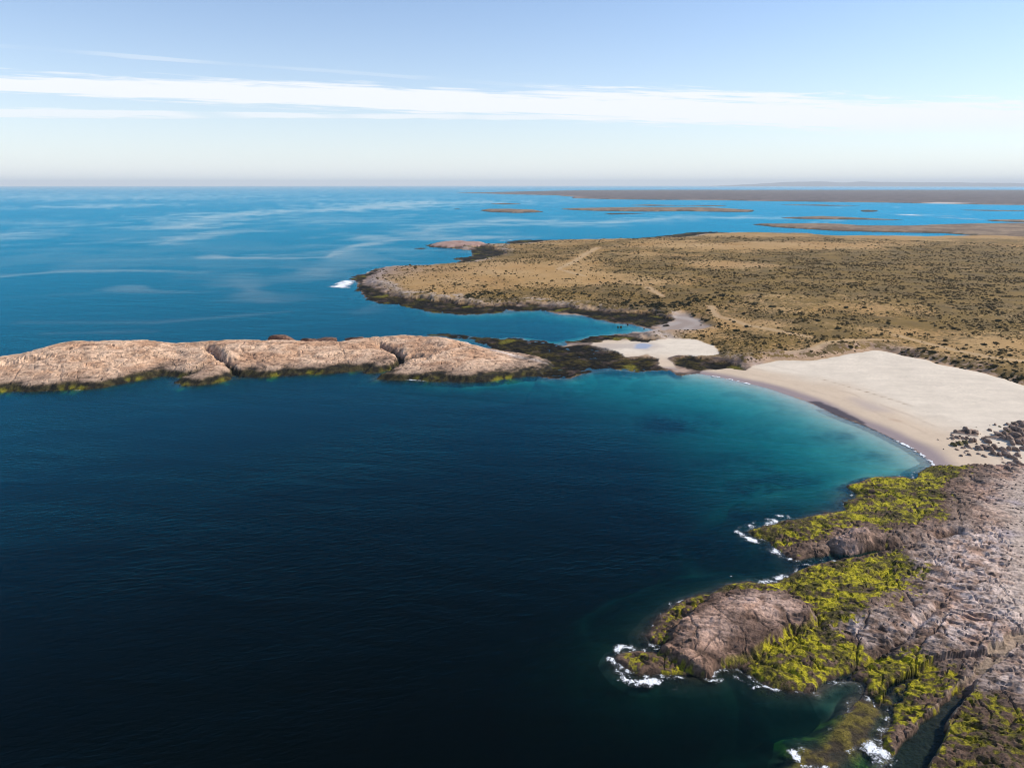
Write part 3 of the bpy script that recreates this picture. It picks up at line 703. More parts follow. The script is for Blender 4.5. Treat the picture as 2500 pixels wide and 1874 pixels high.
# weed patches lying on the seabed
kelp = sstep(0.0, 0.35, fbm(X, Y, 26, 4, ox=71) + 0.1)
for p_, r_ in [((1880, 1035), 14), ((2040, 1060), 9), ((1790, 1110), 17), ((2130, 1105), 8), ((1900, 1165), 14), ((1640, 1010), 12)]:
    c_ = un(*p_); kelp = np.maximum(kelp * 0.8, np.exp(-(((X - c_[0]) / (r_ * 1.5)) ** 2 + ((Y - c_[1]) / r_) ** 2)) * (0.95 + 0.6 * n_m + 0.3 * n_s))
kelp = kelp * sstep(6, 16, dBL + 4 * n_m)
kelp = np.maximum(kelp, sstep(55, 150, dBL + 20 * n_m) * (1 - 0.75 * inl))
kelp = np.maximum(kelp, sstep(34, 10, -sM + 4 * n_m) * sstep(12, 24, dBL) * sstep(230, 180, D2))
kelp = np.maximum(kelp, sstep(6, 0, -sM) * sstep(5, 14, dBL) * (1 - 0.4 * inl))
kelp = np.maximum(kelp, sstep(3.5, 8.0, -h))
bedc = lerp(C(0.44, 0.38, 0.30)[None, None], C(0.012, 0.015, 0.008)[None, None], np.clip(kelp, 0, 1)[..., None])
under = sstep(0.02, -0.12, h) * (1 - onP)
under = np.where((sR > -2) & (foreM > .3), under * 0.25, under)
under = np.where((foreM > 0.3) & (sM > -3), under * 0.5, under)
colr = lerp(colr, bedc, under[..., None])
reefc = lerp(C(0.05, 0.035, 0.018)[None, None], C(0.17, 0.13, 0.02)[None, None], sstep(-0.2, 0.5, n_s + 0.5 * n_m)[..., None])
colr = np.where(((sR + 2 * n_m > -3) & (foreM > .3) & (sMj < 0.3))[..., None], reefc, colr)
colr = np.where(((sPool > -1.5) & (foreM > .3) & (h < 0.05))[..., None], brown * 0.8, colr)
colr = np.clip(colr, 0.003, 0.85).astype(np.float32)

# ------------------------------------------------------------------ materials
def new_mat(name):
    m = bpy.data.materials.new(name); m.use_nodes = True
    return m, NT(m.node_tree)

def ground_mat(name, var=0.5, vscale=1.2, bump=0.3, bscale=1.5, spec=0.15, rough=0.92, grain=None, speckle=False, crevice_shade=None):
    m, n = new_mat(name)
    b = n.new('ShaderNodeBsdfPrincipled')
    geo = n.new('ShaderNodeNewGeometry')
    a = n.attr('Col')
    n1 = n.noise(geo.outputs['Position'], vscale, 5.0, 0.65)
    n2 = n.noise(geo.outputs['Position'], vscale * 0.17, 3.0, 0.5)
    f = n.math('ADD', n.math('MULTIPLY', n.math('SUBTRACT', n1, 0.5), var * 2.2), n.math('ADD', 1.0, n.math('MULTIPLY', n.math('SUBTRACT', n2, 0.5), var * 0.8)))
    c = n.vmath('SCALE', a.outputs['Color'], f)
    if grain:
        mp = n.mapping(geo.outputs['Position'], (1, 1, 1), (0, 0, -grain[0]))
        mp = n.mapping(mp, (grain[1], 1, 1))
        g = n.noise(mp, grain[2], 4.0, 0.6, 0.3)
        c = n.vmath('SCALE', c, n.ramp(g, 0.30, 0.62, True, 1 - grain[3], 1.0 + grain[3] * 0.35))
    if crevice_shade:  # shade of crevices put into the base colour as thresholded dark noise
        pt = n.noise(geo.outputs['Position'], crevice_shade[0], 6.0, 0.72, 0.4)
        c = n.vmath('SCALE', c, n.ramp(pt, 0.36, 0.52, True, 1 - crevice_shade[1], 1.06))
    if speckle:
        v = n.attr('veg')
        sp = n.noise(geo.outputs['Position'], 0.42, 4.0, 0.7)
        sp2 = n.noise(geo.outputs['Position'], 0.09, 2.0, 0.6)
        th = n.math('ADD', n.math('MULTIPLY', v.outputs['Fac'], 0.46), n.math('MULTIPLY', n.math('SUBTRACT', sp2, 0.5), 0.25))
        mk = n.ramp(n.math('ADD', sp, th), 0.67, 0.72)
        tint = n.noise(geo.outputs['Position'], 0.05, 3.0, 0.6)
        oc = n.mix(n.ramp(tint, 0.35, 0.65), (0.17, 0.104, 0.020, 1), (0.095, 0.064, 0.018, 1))
        c = n.mix(n.math('MULTIPLY', mk, 0.88), c, oc)
    n.put(b.inputs['Base Color'], c)
    b.inputs['Roughness'].default_value = rough
    b.inputs['Specular IOR Level'].default_value = spec
    bp = n.new('ShaderNodeBump'); bp.inputs['Strength'].default_value = bump; bp.inputs['Distance'].default_value = 0.3
    n3 = n.noise(geo.outputs['Position'], bscale, 6.0, 0.7)
    n.link(n3, bp.inputs['Height']); n.link(bp.outputs[0], b.inputs['Normal'])
    o = n.new('ShaderNodeOutputMaterial'); n.link(b.outputs[0], o.inputs[0])
    return m

gang = math.atan2(gd[1], gd[0])
MAT = {
    'scrub': ground_mat('dry_scrub_ground', 0.35, 0.5, 0.5, 0.8, speckle=True),
    'sand': ground_mat('beach_sand', 0.10, 0.8, 0.12, 1.5),
    'rock': ground_mat('shelf_rock', 0.35, 2.0, 0.6, 2.2, grain=(gang, 0.30, 1.1, 0.38), crevice_shade=(0.9, 0.5)),
    'algae': ground_mat('green_algae', 0.85, 2.8, 1.6, 2.8, crevice_shade=(1.6, 0.6), spec=0.2, rough=0.8),
    'pink': ground_mat('pink_rock', 0.40, 0.9, 1.5, 1.1, crevice_shade=(0.45, 0.5)),
    'weed': ground_mat('seaweed', 0.75, 1.0, 1.2, 1.0, crevice_shade=(0.5, 0.6), spec=0.05, rough=0.85),
    'bed': ground_mat('seabed_sand', 0.25, 0.3, 0.0, 1.0),
    'isle': ground_mat('island_rock', 0.5, 0.12, 0.4, 0.2),
    'far': ground_mat('far_coast_scrub', 0.35, 0.03, 0.2, 0.1),
}

# ------------------------------------------------------------------ cut the terrain into its pieces
near_land = (sM > -2)
zone = np.zeros(SH, np.int32)                       # 0 seabed
zone[(sM > -1.5) | (h > -0.1)] = 1                  # scrubland
zone[(inW > 0.5) & (sM > -3)] = 5                   # weed shelf
zone[(sandm > 0.5) & (sB > -3) & (sM > -1.5)] = 2
zone[((sandm > 0.5) & (sI > -3) & (sB < sI)) & (sM > -1.5) & (inW < 0.5)] = 3
zone[(sC > 0) & (inW < 0.5) & (sandm < 0.5)] = 3
zone[(mO > 0.5) & (zone == 2)] = 10
zone[(fm > 0.5) & (sM > -1.5)] = 4
zone[(sR > -1) & (foreM > 0.3) & (sM < 0)] = 7
zone[(fm > 0.5) & (am > 0.5) & (sM > -1.5)] = 6
zone[onP & (sPj > -2)] = 8
zone[onK & (sM < 40) & (h > -1)] = 9
zone = np.where((zone_isl >= 0) & (h > -0.6), 20 + zone_isl, zone)

keep = (h > -9.0)
keep[1:] |= keep[:-1].copy(); keep[:-1] |= keep[1:].copy(); keep[:, 1:] |= keep[:, :-1].copy(); keep[:, :-1] |= keep[:, 1:].copy()
fk = keep[:-1, :-1] & keep[1:, :-1] & keep[:-1, 1:] & keep[1:, 1:]
fz = zone[:-1, :-1]
IDX = np.arange(SH[0] * SH[1]).reshape(SH)
Q = np.stack([IDX[:-1, :-1], IDX[:-1, 1:], IDX[1:, 1:], IDX[1:, :-1]], -1)
PX, PY, PZ = X.ravel(), Y.ravel(), h.ravel()
CF = colr.reshape(-1, 3); VF = (veg - 0.5 * trk).ravel().astype(np.float32)

def mesh_from(name, co, quads, mat, smooth=True, attrs=None):
    me = bpy.data.meshes.new(name)
    nv, nf = len(co), len(quads); k = quads.shape[1]
    me.vertices.add(nv); me.vertices.foreach_set('co', np.ascontiguousarray(co, np.float32).ravel())
    me.loops.add(nf * k); me.loops.foreach_set('vertex_index', quads.astype(np.int32).ravel())
    me.polygons.add(nf); me.polygons.foreach_set('loop_start', np.arange(0, nf * k, k, dtype=np.int32))
    me.polygons.foreach_set('use_smooth', np.full(nf, smooth))
    for nm, (typ, arr) in (attrs or {}).items():
        at = me.attributes.new(nm, typ, 'POINT')
        if typ == 'FLOAT_COLOR':
            arr = np.concatenate([arr, np.ones((len(arr), 1), np.float32)], 1)
            at.data.foreach_set('color', arr.astype(np.float32).ravel())
        else:
            at.data.foreach_set('value', arr.astype(np.float32).ravel())
    me.update(calc_edges=True)
    if mat: me.materials.append(mat)
    o = bpy.data.objects.new(name, me); col.objects.link(o)
    return o

TOT = 0
def piece(name, mask, mat):
    global TOT
    q = Q[mask & fk]
    if not len(q): print('EMPTY', name); return None
    u, inv = np.unique(q, return_inverse=True)
    q = inv.reshape(q.shape)
    co = np.stack([PX[u], PY[u], PZ[u]], 1)
    TOT += len(q) * 2
    at = {'Col': ('FLOAT_COLOR', CF[u])}
    if name == 'scrubland': at['veg'] = ('FLOAT', VF[u])
    return mesh_from(name, co, q, mat, name not in ('rock_shelf', 'green_algae', 'rocky_headland', 'seaweed', 'tidal_reef', 'rock_ledge'), at)

tag(piece('seabed', fz == 0, MAT['bed']), 'pale sandy seabed under the shallow water of the bay', 'structure', 'seabed')
def deep_bed():
    I = np.unique(np.r_[np.arange(0, SH[0], 8), SH[0] - 1]); J = np.unique(np.r_[np.arange(0, SH[1], 8), SH[1] - 1])
    x, y, z = X[np.ix_(I, J)], Y[np.ix_(I, J)], np.minimum(h[np.ix_(I, J)] - 0.8, -6.5)
    idx = np.arange(x.size).reshape(x.shape)
    q = np.stack([idx[:-1, :-1], idx[:-1, 1:], idx[1:, 1:], idx[1:, :-1]], -1)
    deep = (h[np.ix_(I, J)] < -6.0)
    m = deep[:-1, :-1] | deep[1:, :-1] | deep[:-1, 1:] | deep[1:, 1:]
    q = q[m]
    ob = mesh_from('deep_seabed', np.stack([x, y, z], -1).reshape(-1, 3), q, MAT['bed'], True, {'Col': ('FLOAT_COLOR', np.full((x.size, 3), (0.012, 0.016, 0.010), np.float32))})
    tag(ob, 'dark weedy seabed far below the deep blue water', 'structure', 'seabed')
deep_bed()
tag(piece('scrubland', fz == 1, MAT['scrub']), 'dry tan scrubland plain dotted with low bushes behind the beaches', 'structure', 'ground')
tag(piece('beach', fz == 2, MAT['sand']), 'broad curved pale sand beach at the head of the turquoise bay', 'structure', 'beach')
tag(piece('sand_isthmus', fz == 3, MAT['sand']), 'small pale sand flat between the inlet and the weedy rocks', 'structure', 'beach')
tag(piece('rock_shelf', fz == 4, MAT['rock']), 'pinkish grey cracked rock shelf in the near right corner', 'structure', 'rock')
tag(piece('seaweed', fz == 5, MAT['weed']), 'dark brown and olive seaweed covering the tidal rocks along the shore', 'stuff', 'seaweed')
tag(piece('green_algae', fz == 6, MAT['algae']), 'bright yellow-green algae carpet on the near rock shelf', 'stuff', 'algae')
tag(piece('tidal_reef', fz == 7, MAT['algae']), 'half drowned brown reef at the bottom edge beside the white wash', 'structure', 'reef')
tag(piece('rocky_headland', fz == 8, MAT['pink']), 'long smooth pink rock headland reaching into the sea on the left', 'structure', 'headland')
tag(piece('rock_ledge', fz == 10, MAT['rock']), 'low jagged brown rock ledge breaking through the sand at the right end of the beach', 'structure', 'rock')
tag(piece('rock_knoll', fz == 9, MAT['isle']), 'reddish rock knoll off the tip of the scrubland point', 'structure', 'rock')
ISL_LAB = {
    'strip_near': 'long low brown spit just beyond the scrubland, running off to the right',
    'strip_mid': 'narrow low island behind the long brown spit on the right',
    'long': 'longest flat island in the middle of the far lagoon with pale sand',
    'long_back': 'thin flat island just behind the longest lagoon island',
    'hump': 'humped tan island standing apart on the left of the lagoon islands',
    'dash_left': 'thin dark skerry behind the humped tan island',
    'sliver': 'thin weedy bar just in front of the longest lagoon island',
    'reef_mid': 'dark low reef behind the narrow island on the right',
    'reef_far': 'small dark reef lying off the far white beach',
    'reef_right': 'thin dark reef at the right edge before the far coast',
    'reef_long': 'long faint bar lying close under the far coast',
    'spur': 'dark rocky spur at the right edge above the brown spit',
    'knob_small': 'tiny dark rock islet left of the reddish knoll',
    'dash_tiny': 'tiny dark skerry left of the humped tan island',
}
for k, key in enumerate(ISL):
    o = piece('low_island', fz == 20 + k, MAT['isle'])
    if o: tag(o, ISL_LAB[key], 'structure', 'island')
tag(piece('far_coast', fz == 119, MAT['far']), 'long flat purplish brown coast along the horizon on the right', 'structure', 'coast')
print('terrain tris', TOT)

# ------------------------------------------------------------------ distant hills
def hills():
    n = 160
    az = np.linspace(R(14), R(46), n)
    d0 = 34000.0
    t = np.linspace(0, 1, n)
    prof = 150 + 55 * np.sin(t * 6.0 + 0.5) + 60 * fbm(t * 10, t * 0, 1.5, 4)
    prof = np.maximum(prof, 20) * sstep(0, 0.25, t)
    rows = []
    for k, (dd, f) in enumerate([(-3500, 0), (-2200, 0.35), (-1000, 0.8), (0, 1.0), (1500, 0.85), (4000, 0.0)]):
        rows.append(np.stack([(d0 + dd) * np.sin(az), (d0 + dd) * np.cos(az), prof * f - (1 - f) * 0.5], 1))
    co = np.concatenate(rows)
    idx = np.arange(len(co)).reshape(len(rows), n)
    q = np.stack([idx[:-1, :-1], idx[:-1, 1:], idx[1:, 1:], idx[1:, :-1]], -1).reshape(-1, 4)
    m, nn = new_mat('distant_hills')
    b = nn.new('ShaderNodeBsdfPrincipled'); b.inputs['Roughness'].default_value = 1
    geo = nn.new('ShaderNodeNewGeometry')
    c = nn.mix(nn.noise(geo.outputs['Position'], 0.0006, 3), (0.10, 0.10, 0.10, 1), (0.15, 0.14, 0.13, 1))
    nn.put(b.inputs['Base Color'], c)
    o = nn.new('ShaderNodeOutputMaterial'); nn.link(b.outputs[0], o.inputs[0])
    tag(mesh_from('hills', co, q, m), 'faint pale hills beyond the sea on the right horizon', 'structure', 'hills')
hills()

# ------------------------------------------------------------------ sea
def sea():
    az = axis_az(0.16, 43.5, [0.6, 1.5, 3, 5, 8, 12, 18, 26, 36, 50, 70, 90, 110, 136.5])
    dp = np.concatenate([[89.2, 80, 65, 55], np.arange(48.0, 10.0, -0.13), np.arange(10.0, 0.7, -0.08), np.arange(0.7, 0.12, -0.03), [0.115]])
    dr = H / np.tan(np.radians(dp))
    A, D = np.meshgrid(az, dr)
    x, y = D * np.sin(A), D * np.cos(A)
    # depth from the terrain grid
    fi = np.interp(-np.radians(dp), -DEP, np.arange(SH[0])); fj = np.interp(az, AZ, np.arange(SH[1]))
    a0 = np.minimum(fi.astype(int), SH[0] - 2); b0 = np.minimum(fj.astype(int), SH[1] - 2)
    ta = (fi - a0)[:, None]; tb = (fj - b0)[None]
    g = lambda F: (F[np.ix_(a0, b0)] * (1 - tb) + F[np.ix_(a0, b0 + 1)] * tb) * (1 - ta) + (F[np.ix_(a0 + 1, b0)] * (1 - tb) + F[np.ix_(a0 + 1, b0 + 1)] * tb) * ta
    depth = np.maximum(-g(np.where(h > 0, 0.0, h)), 0.0)
    depth[(dp < 0.37) | (dp > 48.1)] = 25
    # calm slicks
    sl = np.zeros(x.shape)
    def streak(pts, w, amt):
        nonlocal sl
        P_ = W(c9(pts))
        d = sdf(x, y, P_, False)
        loc = 1.45 * w * D * D / (FPX * H)          # width in metres for a band of w photograph pixels
        wv = 0.7 + 0.9 * fbm(x, y, 70, 3, ox=80)
        sl = np.maximum(sl, amt * np.exp(-(d / (loc * np.maximum(wv, 0.25))) ** 2))
    for pts, w, a in [
        ([(800, 215), (870, 190), (1000, 160), (1100, 150), (1300, 140), (1600, 130), (1800, 110), (2030, 98)], 4, 0.8),
        ([(720, 290), (850, 255), (980, 235), (1150, 225)], 4, 0.7),
        ([(930, 345), (1150, 350), (1300, 352), (1480, 345), (1530, 320), (1600, 295), (1750, 270), (2000, 262), (2180, 255)], 3.0, 0.9),
        ([(1545, 320), (1510, 360), (1450, 400), (1380, 440)], 9, 0.55),
        ([(1700, 262), (1850, 262), (2000, 258), (2180, 256)], 6, 0.8),
        ([(1050, 430), (1110, 480), (1200, 545)], 8, 0.45),
        ([(1040, 440), (1060, 430), (1090, 425)], 5, 0.5),
        ([(1620, 595), (1700, 560), (1790, 530)], 5, 0.3),
        ([(0, 435), (250, 412), (600, 405), (900, 415)], 3, 0.6), ([(0, 360), (300, 350), (700, 365), (1000, 380)], 14, 0.3),
        ([(350, 120), (480, 116), (600, 110)], 3, 0.6), ([(590, 217), (700, 205)], 3, 0.5), ([(100, 188), (350, 202)], 3, 0.45),
        ([(0, 262), (80, 240)], 5, 0.6), ([(1890, 245), (1980, 205), (2120, 195), (2300, 180)], 4, 0.7), ([(2020, 215), (2140, 196), (2280, 200)], 4, 0.6),
        ([(0, 78), (300, 74), (600, 80)], 6, 0.5), ([(1780, 325), (1840, 340), (1900, 330)], 5, 0.3), ([(480, 275), (570, 265)], 3, 0.4),
        ([(2300, 180), (2700, 195), (3100, 165), (3400, 170)], 3, 0.7), ([(2500, 190), (2540, 200), (2620, 195)], 5, 0.6), ([(1300, 90), (1600, 86), (1900, 80)], 3, 0.4),
        ([(100, 640), (700, 640), (1300, 590)], 2, 0.35), ([(200, 690), (700, 680)], 2, 0.3), ([(1480, 180), (1560, 182)], 8, 0.45), ([(650, 240), (900, 300), (1100, 305), (1280, 310)], 8, 0.2)]:
        streak(pts, w, a)
    # wispy drift lines
    wob = x + 60 * fbm(x, y, 300, 3, ox=90); yy = y + 50 * fbm(x, y, 260, 3, ox=91)
    tn = fbm(wob / 5.5, yy, 42, 4, 0.55, ox=92)
    tn2 = fbm(wob / 4.0, yy, 190, 3, 0.5, ox=94)
    sl = np.maximum(sl, sstep(0.25, 0.8, tn) * sstep(-0.05, 0.5, tn2) * 0.55 * sstep(420, 700, D))
    sl = np.clip(sl * (0.75 + 0.6 * sstep(-0.4, 0.4, tn)), 0, 1) * sstep(360, 480, D)
    co = np.stack([x, y, np.zeros_like(x)], -1).reshape(-1, 3)
    idx = np.arange(x.size).reshape(x.shape)
    q = np.stack([idx[:-1, :-1], idx[:-1, 1:], idx[1:, 1:], idx[1:, :-1]], -1).reshape(-1, 4)
    m, n = new_mat('sea_water')
    geo = n.new('ShaderNodeNewGeometry')
    pos = geo.outputs['Position']
    dpt_ = n.attr('depth').outputs['Fac']; slk = n.attr('slick').outputs['Fac']
    # what comes back out of the water: bottom light lost with depth, plus scattering of the water itself
    def att(k): return n.math('EXPONENT', n.math('MULTIPLY', dpt_, -k))
    tr = n.new('ShaderNodeCombineColor')
    for i, k in enumerate((0.85, 0.235, 0.22)): n.link(att(k), tr.inputs[i])
    trans = n.new('ShaderNodeBsdfTransparent'); n.link(tr.outputs[0], trans.inputs[0])
    sc = n.new('ShaderNodeCombineColor')
    pat = n.noise(pos, 0.012, 3.0, 0.5)
    for i, (k, s) in enumerate(((0.5, 0.0001), (0.25, 0.0012), (0.22, 0.0014))):
        v = n.math('MULTIPLY', n.math('SUBTRACT', 1.0, att(k)), s)
        n.link(n.math('MULTIPLY', v, n.ramp(pat, 0.3, 0.7, True, 0.75, 1.25)), sc.inputs[i])
    diff = n.new('ShaderNodeBsdfDiffuse'); n.link(sc.outputs[0], diff.inputs[0])
    body = n.new('ShaderNodeAddShader'); n.link(trans.outputs[0], body.inputs[0]); n.link(diff.outputs[0], body.inputs[1])
    # waves
    wa = n.mapping(n.mapping(pos, (1, 1, 1), (0, 0, R(-14))), (0.35, 1, 1))
    w1 = n.noise(wa, 0.9, 4.0, 0.6, 0.6)
    w2 = n.noise(n.mapping(n.mapping(pos, (1, 1, 1), (0, 0, R(12))), (0.3, 1, 1)), 0.10, 3.0, 0.55, 0.4)
    hgt = n.math('ADD', n.math('MULTIPLY', w1, 0.34), n.math('MULTIPLY', w2, 0.75))
    bp = n.new('ShaderNodeBump'); bp.inputs['Distance'].default_value = 1.0
    n.link(hgt, bp.inputs['Height'])
    gust = n.noise(n.mapping(n.mapping(pos, (1, 1, 1), (0, 0, R(-20))), (0.4, 1, 1)), 0.022, 4.0, 0.6, 0.8)
    n.link(n.math('MULTIPLY', n.math('SUBTRACT', 0.36, n.math('MULTIPLY', slk, 0.18)), n.ramp(gust, 0.3, 0.7, True, 0.45, 1.5)), bp.inputs['Strength'])
    cosv = n.math('ABSOLUTE', n.vmath('DOT_PRODUCT', geo.outputs['Incoming'], bp.outputs[0]))
    # a wind-roughened sea never reaches the mirror reflectance at grazing angles
    ce = n.math('ADD', cosv, n.math('SUBTRACT', 0.030, n.math('MULTIPLY', slk, 0.03)), clamp=True)
    fr = n.math('ADD', 0.003, n.math('MULTIPLY', n.math('POWER', n.math('SUBTRACT', 1.0, ce), 5.0), 0.95))
    gl = n.new('ShaderNodeBsdfGlossy')
    n.link(n.math('SUBTRACT', 0.24, n.math('MULTIPLY', slk, 0.06)), gl.inputs['Roughness'])
    n.link(bp.outputs[0], gl.inputs['Normal'])
    n.put(gl.inputs['Color'], n.mix(slk, (0.08, 0.725, 0.98, 1), (0.62, 0.88, 0.98, 1)))
    mx = n.new('ShaderNodeMixShader'); n.link(fr, mx.inputs[0]); n.link(body.outputs[0], mx.inputs[1]); n.link(gl.outputs[0], mx.inputs[2])
    o = n.new('ShaderNodeOutputMaterial'); n.link(mx.outputs[0], o.inputs[0])
    ob = mesh_from('sea', co, q, m, True, {'depth': ('FLOAT', depth.ravel()), 'slick': ('FLOAT', sl.ravel())})
    tag(ob, 'deep blue sea turning turquoise over the sand of the bay', 'structure', 'sea')
    print('sea tris', len(q) * 2)
sea()

# ------------------------------------------------------------------ surf
def foam():
    # (centre line, half width m, strength, wiggle)
    lines = [
        (WL_FORE[2:13], 0.6, .6), (WL_FORE[13:26], 0.55, .66), (WL_FORE[26:48], 0.5, .6), (WL_FORE[48:], 0.4, .5), (PEN_NEAR[2:17], 0.4, .38), (PEN_NEAR[17:33], 0.4, .38),
        (c1([(985, 300), (950, 310), (930, 325), (890, 330), (850, 345)]), 0.9, 1.0), (c1([(960, 295), (930, 300), (905, 315)]), 0.8, .9),
        (c1([(810, 345), (765, 360), (748, 380), (765, 400), (800, 415), (850, 425)]), 0.75, 1.1), (c1([(840, 440), (900, 455), (930, 460), (935, 485), (965, 497)]), 1.1, .9), (c1([(960, 500), (1000, 515), (1030, 518)]), 0.6, .7),
        (c1([(930, 335), (880, 330), (830, 322), (770, 350)]), 0.7, .5),
        (c1([(1010, 610), (970, 605), (920, 622), (880, 640), (840, 630), (800, 620)]), 0.8, .8), (c1([(930, 625), (890, 632), (860, 640)]), 0.7, 1.0), (c1([(720, 605), (700, 603)]), .5, .5),
        (c1([(430, 750), (400, 748), (380, 735)]), .45, .5), (c1([(330, 815), (310, 822)]), .4, .4), (c1([(265, 940), (245, 920), (235, 900)]), .4, .4),
        (c1([(190, 970), (150, 965), (120, 980), (100, 1005), (95, 1035)]), 0.6, 1.1), (c1([(210, 985), (160, 990), (130, 1005), (110, 1030)]), 0.5, .8), (c1([(100, 1040), (115, 1080), (135, 1110), (165, 1135)]), 0.5, .8),
        (c1([(165, 1130), (200, 1145), (240, 1150), (280, 1150), (322, 1140)]), 0.75, 1.25), (c1([(150, 1110), (200, 1125), (250, 1140)]), 0.6, .7), (c1([(385, 1130), (420, 1133), (445, 1130)]), 0.4, .7), (c1([(590, 1140), (625, 1142), (655, 1134)]), 0.35, 1.0),
        (c1([(735, 1125), (770, 1140), (800, 1165), (850, 1180)]), 0.55, .8), (c1([(380, 1200), (410, 1185), (450, 1175)]), 0.8, .4), (c1([(950, 1190), (1040, 1195), (1150, 1200), (1140, 1225)]), 0.4, .5),
        (c1([(1300, 1280), (1330, 1300), (1330, 1320)]), 0.6, .7), (c1([(1300, 1230), (1330, 1220), (1270, 1330)]), 0.4, .4), (c1([(1220, 1390), (1240, 1350), (1290, 1320)]), 0.5, .5),
        (c1([(1020, 1500), (1040, 1530), (1080, 1560), (1120, 1580), (1180, 1588)]), 0.55, 1.1), (c1([(1045, 1450), (1060, 1480), (1040, 1500)]), 0.5, .7), (c1([(1330, 1450), (1370, 1460), (1320, 1490)]), 0.7, .7),
        (c1([(1400, 1470), (1440, 1485), (1480, 1505), (1520, 1505)]), 0.85, 1.15), (c1([(1410, 1480), (1450, 1515), (1470, 1560), (1500, 1588), (1520, 1620)]), 1.1, 1.0), (c1([(1440, 1500), (1480, 1540), (1520, 1570)]), 0.9, .9),
        # the beach wash
        (c7([(1638, 925), (1620, 905), (1590, 878), (1560, 855), (1500, 820), (1440, 788), (1400, 768)]), 0.55, 1.25), (c7([(1400, 768), (1330, 735), (1250, 700), (1200, 677)]), 0.3, .45),
        (c7([(505, 420), (450, 405), (400, 393), (340, 378), (280, 366), (240, 361)]), 0.7, 1.2), (c7([(200, 352), (160, 350), (140, 350)]), 0.6, .7), (c7([(1100, 640), (1000, 601), (900, 552), (780, 500), (650, 458), (520, 421)]), 0.25, .4),
        # headland
        (c2([(1250, 462), (1320, 470), (1400, 468), (1480, 465)]), 0.9, .9), (c2([(1300, 478), (1400, 480)]), 0.5, .5), (c0([(190, 560), (215, 560)]), 0.7, .6), (c0([(580, 545), (620, 543)]), 0.7, .6), (c0([(1330, 505), (1350, 512)]), 0.6, .4),
        (c3([(1450, 548), (1480, 552), (1560, 566), (1620, 572)]), 0.7, .5), (c2([(950, 148), (1050, 142), (1100, 132)]), 1.2, .6), (c2([(1200, 78), (1260, 78)]), 1.5, .3), (c3([(0, 575), (100, 580), (190, 575)]), 0.7, .8),
        # the scrubland point
        (c4([(0, 420), (30, 425), (60, 405), (110, 382)]), 5.0, 1.1), (c4([(20, 400), (70, 385), (115, 378)]), 4.0, 1.0), (c4([(60, 372), (100, 362), (125, 356)]), 3.0, .7), (c4([(205, 330), (225, 322), (235, 312)]), 3, .7), (c4([(175, 297), (225, 298)]), 3, .6),
        (c4([(95, 500), (130, 470), (150, 480)]), 2, .4), (c4([(385, 542), (400, 545)]), 2, .5), (c4([(780, 235), (830, 238)]), 3, .5), (c4([(560, 285), (620, 282)]), 3, .4), (c4([(1065, 125), (1110, 120), (1130, 130)]), 6, .8), (c4([(1640, 97), (1710, 98)]), 7, .6), (c4([(990, 155), (1060, 156), (1120, 153)]), 4, .6),
        (c6([(1720, 146), (1800, 152), (1900, 158), (2000, 166), (2050, 171)]), 26, .8), (c6([(1900, 154), (1980, 160), (2040, 168)]), 30, .7), (c6([(1560, 107), (1700, 106), (1800, 108)]), 40, .5), (c6([(105, 136), (118, 138)]), 12, .7),
    ]
    # extra resolution: a fan grid of its own only where there is surf
    allv, allq, allF = [], [], []
    base = 0
    for pts, w, amt_ in lines:
        P_ = np.array(W(pts))
        mid = P_.mean(0); dist = np.hypot(*mid)
        stepm = max(0.10, dist / 717 * 0.55)
        pad = w * 3.2
        lo, hi = P_.min(0) - pad, P_.max(0) + pad
        nx, ny = int((hi[0] - lo[0]) / stepm) + 2, int((hi[1] - lo[1]) / (stepm * max(1.0, dist / 160))) + 2
        nx, ny = min(nx, 420), min(ny, 420)
        gx, gy = np.meshgrid(np.linspace(lo[0], hi[0], nx), np.linspace(lo[1], hi[1], ny))
        sc_ = max(w * 1.8, 0.8)
        wx = gx + 0.55 * w * fbm(gx, gy, sc_, 3, ox=101); wy = gy + 0.55 * w * fbm(gx, gy, sc_, 3, ox=103)
        d = sdf(wx, wy, P_, False)
        F = amt_ * np.exp(-(d / (w * 1.5)) ** 2 * 0.9) * np.clip(0.72 + 0.95 * fbm(gx, gy, sc_ * 2.2, 4, ox=105), 0, 1.4)
        k = F > 0.12
        f = k[:-1, :-1] | k[1:, :-1] | k[:-1, 1:] | k[1:, 1:]
        idx = np.arange(gx.size).reshape(gx.shape)
        q = np.stack([idx[:-1, :-1], idx[:-1, 1:], idx[1:, 1:], idx[1:, :-1]], -1)[f]
        if not len(q): continue
        u, inv = np.unique(q, return_inverse=True)
        Fu = np.clip(F.ravel()[u], 0, 1.2)
        lump = 0.03 + 0.16 * Fu * (0.5 + 0.5 * ridged(gx.ravel()[u], gy.ravel()[u], max(0.9, w), 2, ox=107)) * min(1.6, max(0.6, w))
        allv.append(np.stack([gx.ravel()[u], gy.ravel()[u], lump], 1)); allq.append(inv.reshape(q.shape) + base); allF.append(Fu); base += len(u)
    m, n = new_mat('sea_foam')
    geo = n.new('ShaderNodeNewGeometry')
    F = n.attr('foam').outputs['Fac']
    nz = n.noise(geo.outputs['Position'], 1.7, 6.0, 0.72, 1.4)
    nz2 = n.noise(geo.outputs['Position'], 0.25, 3.0, 0.6, 0.4)
    a = n.ramp(n.math('ADD', F, n.math('ADD', n.math('MULTIPLY', n.math('SUBTRACT', nz, 0.5), 2.6), n.math('MULTIPLY', n.math('SUBTRACT', nz2, 0.5), 0.6))), 0.50, 1.20)
    b = n.new('ShaderNodeBsdfDiffuse'); b.inputs[0].default_value = (0.80, 0.82, 0.84, 1)
    t = n.new('ShaderNodeBsdfTransparent')
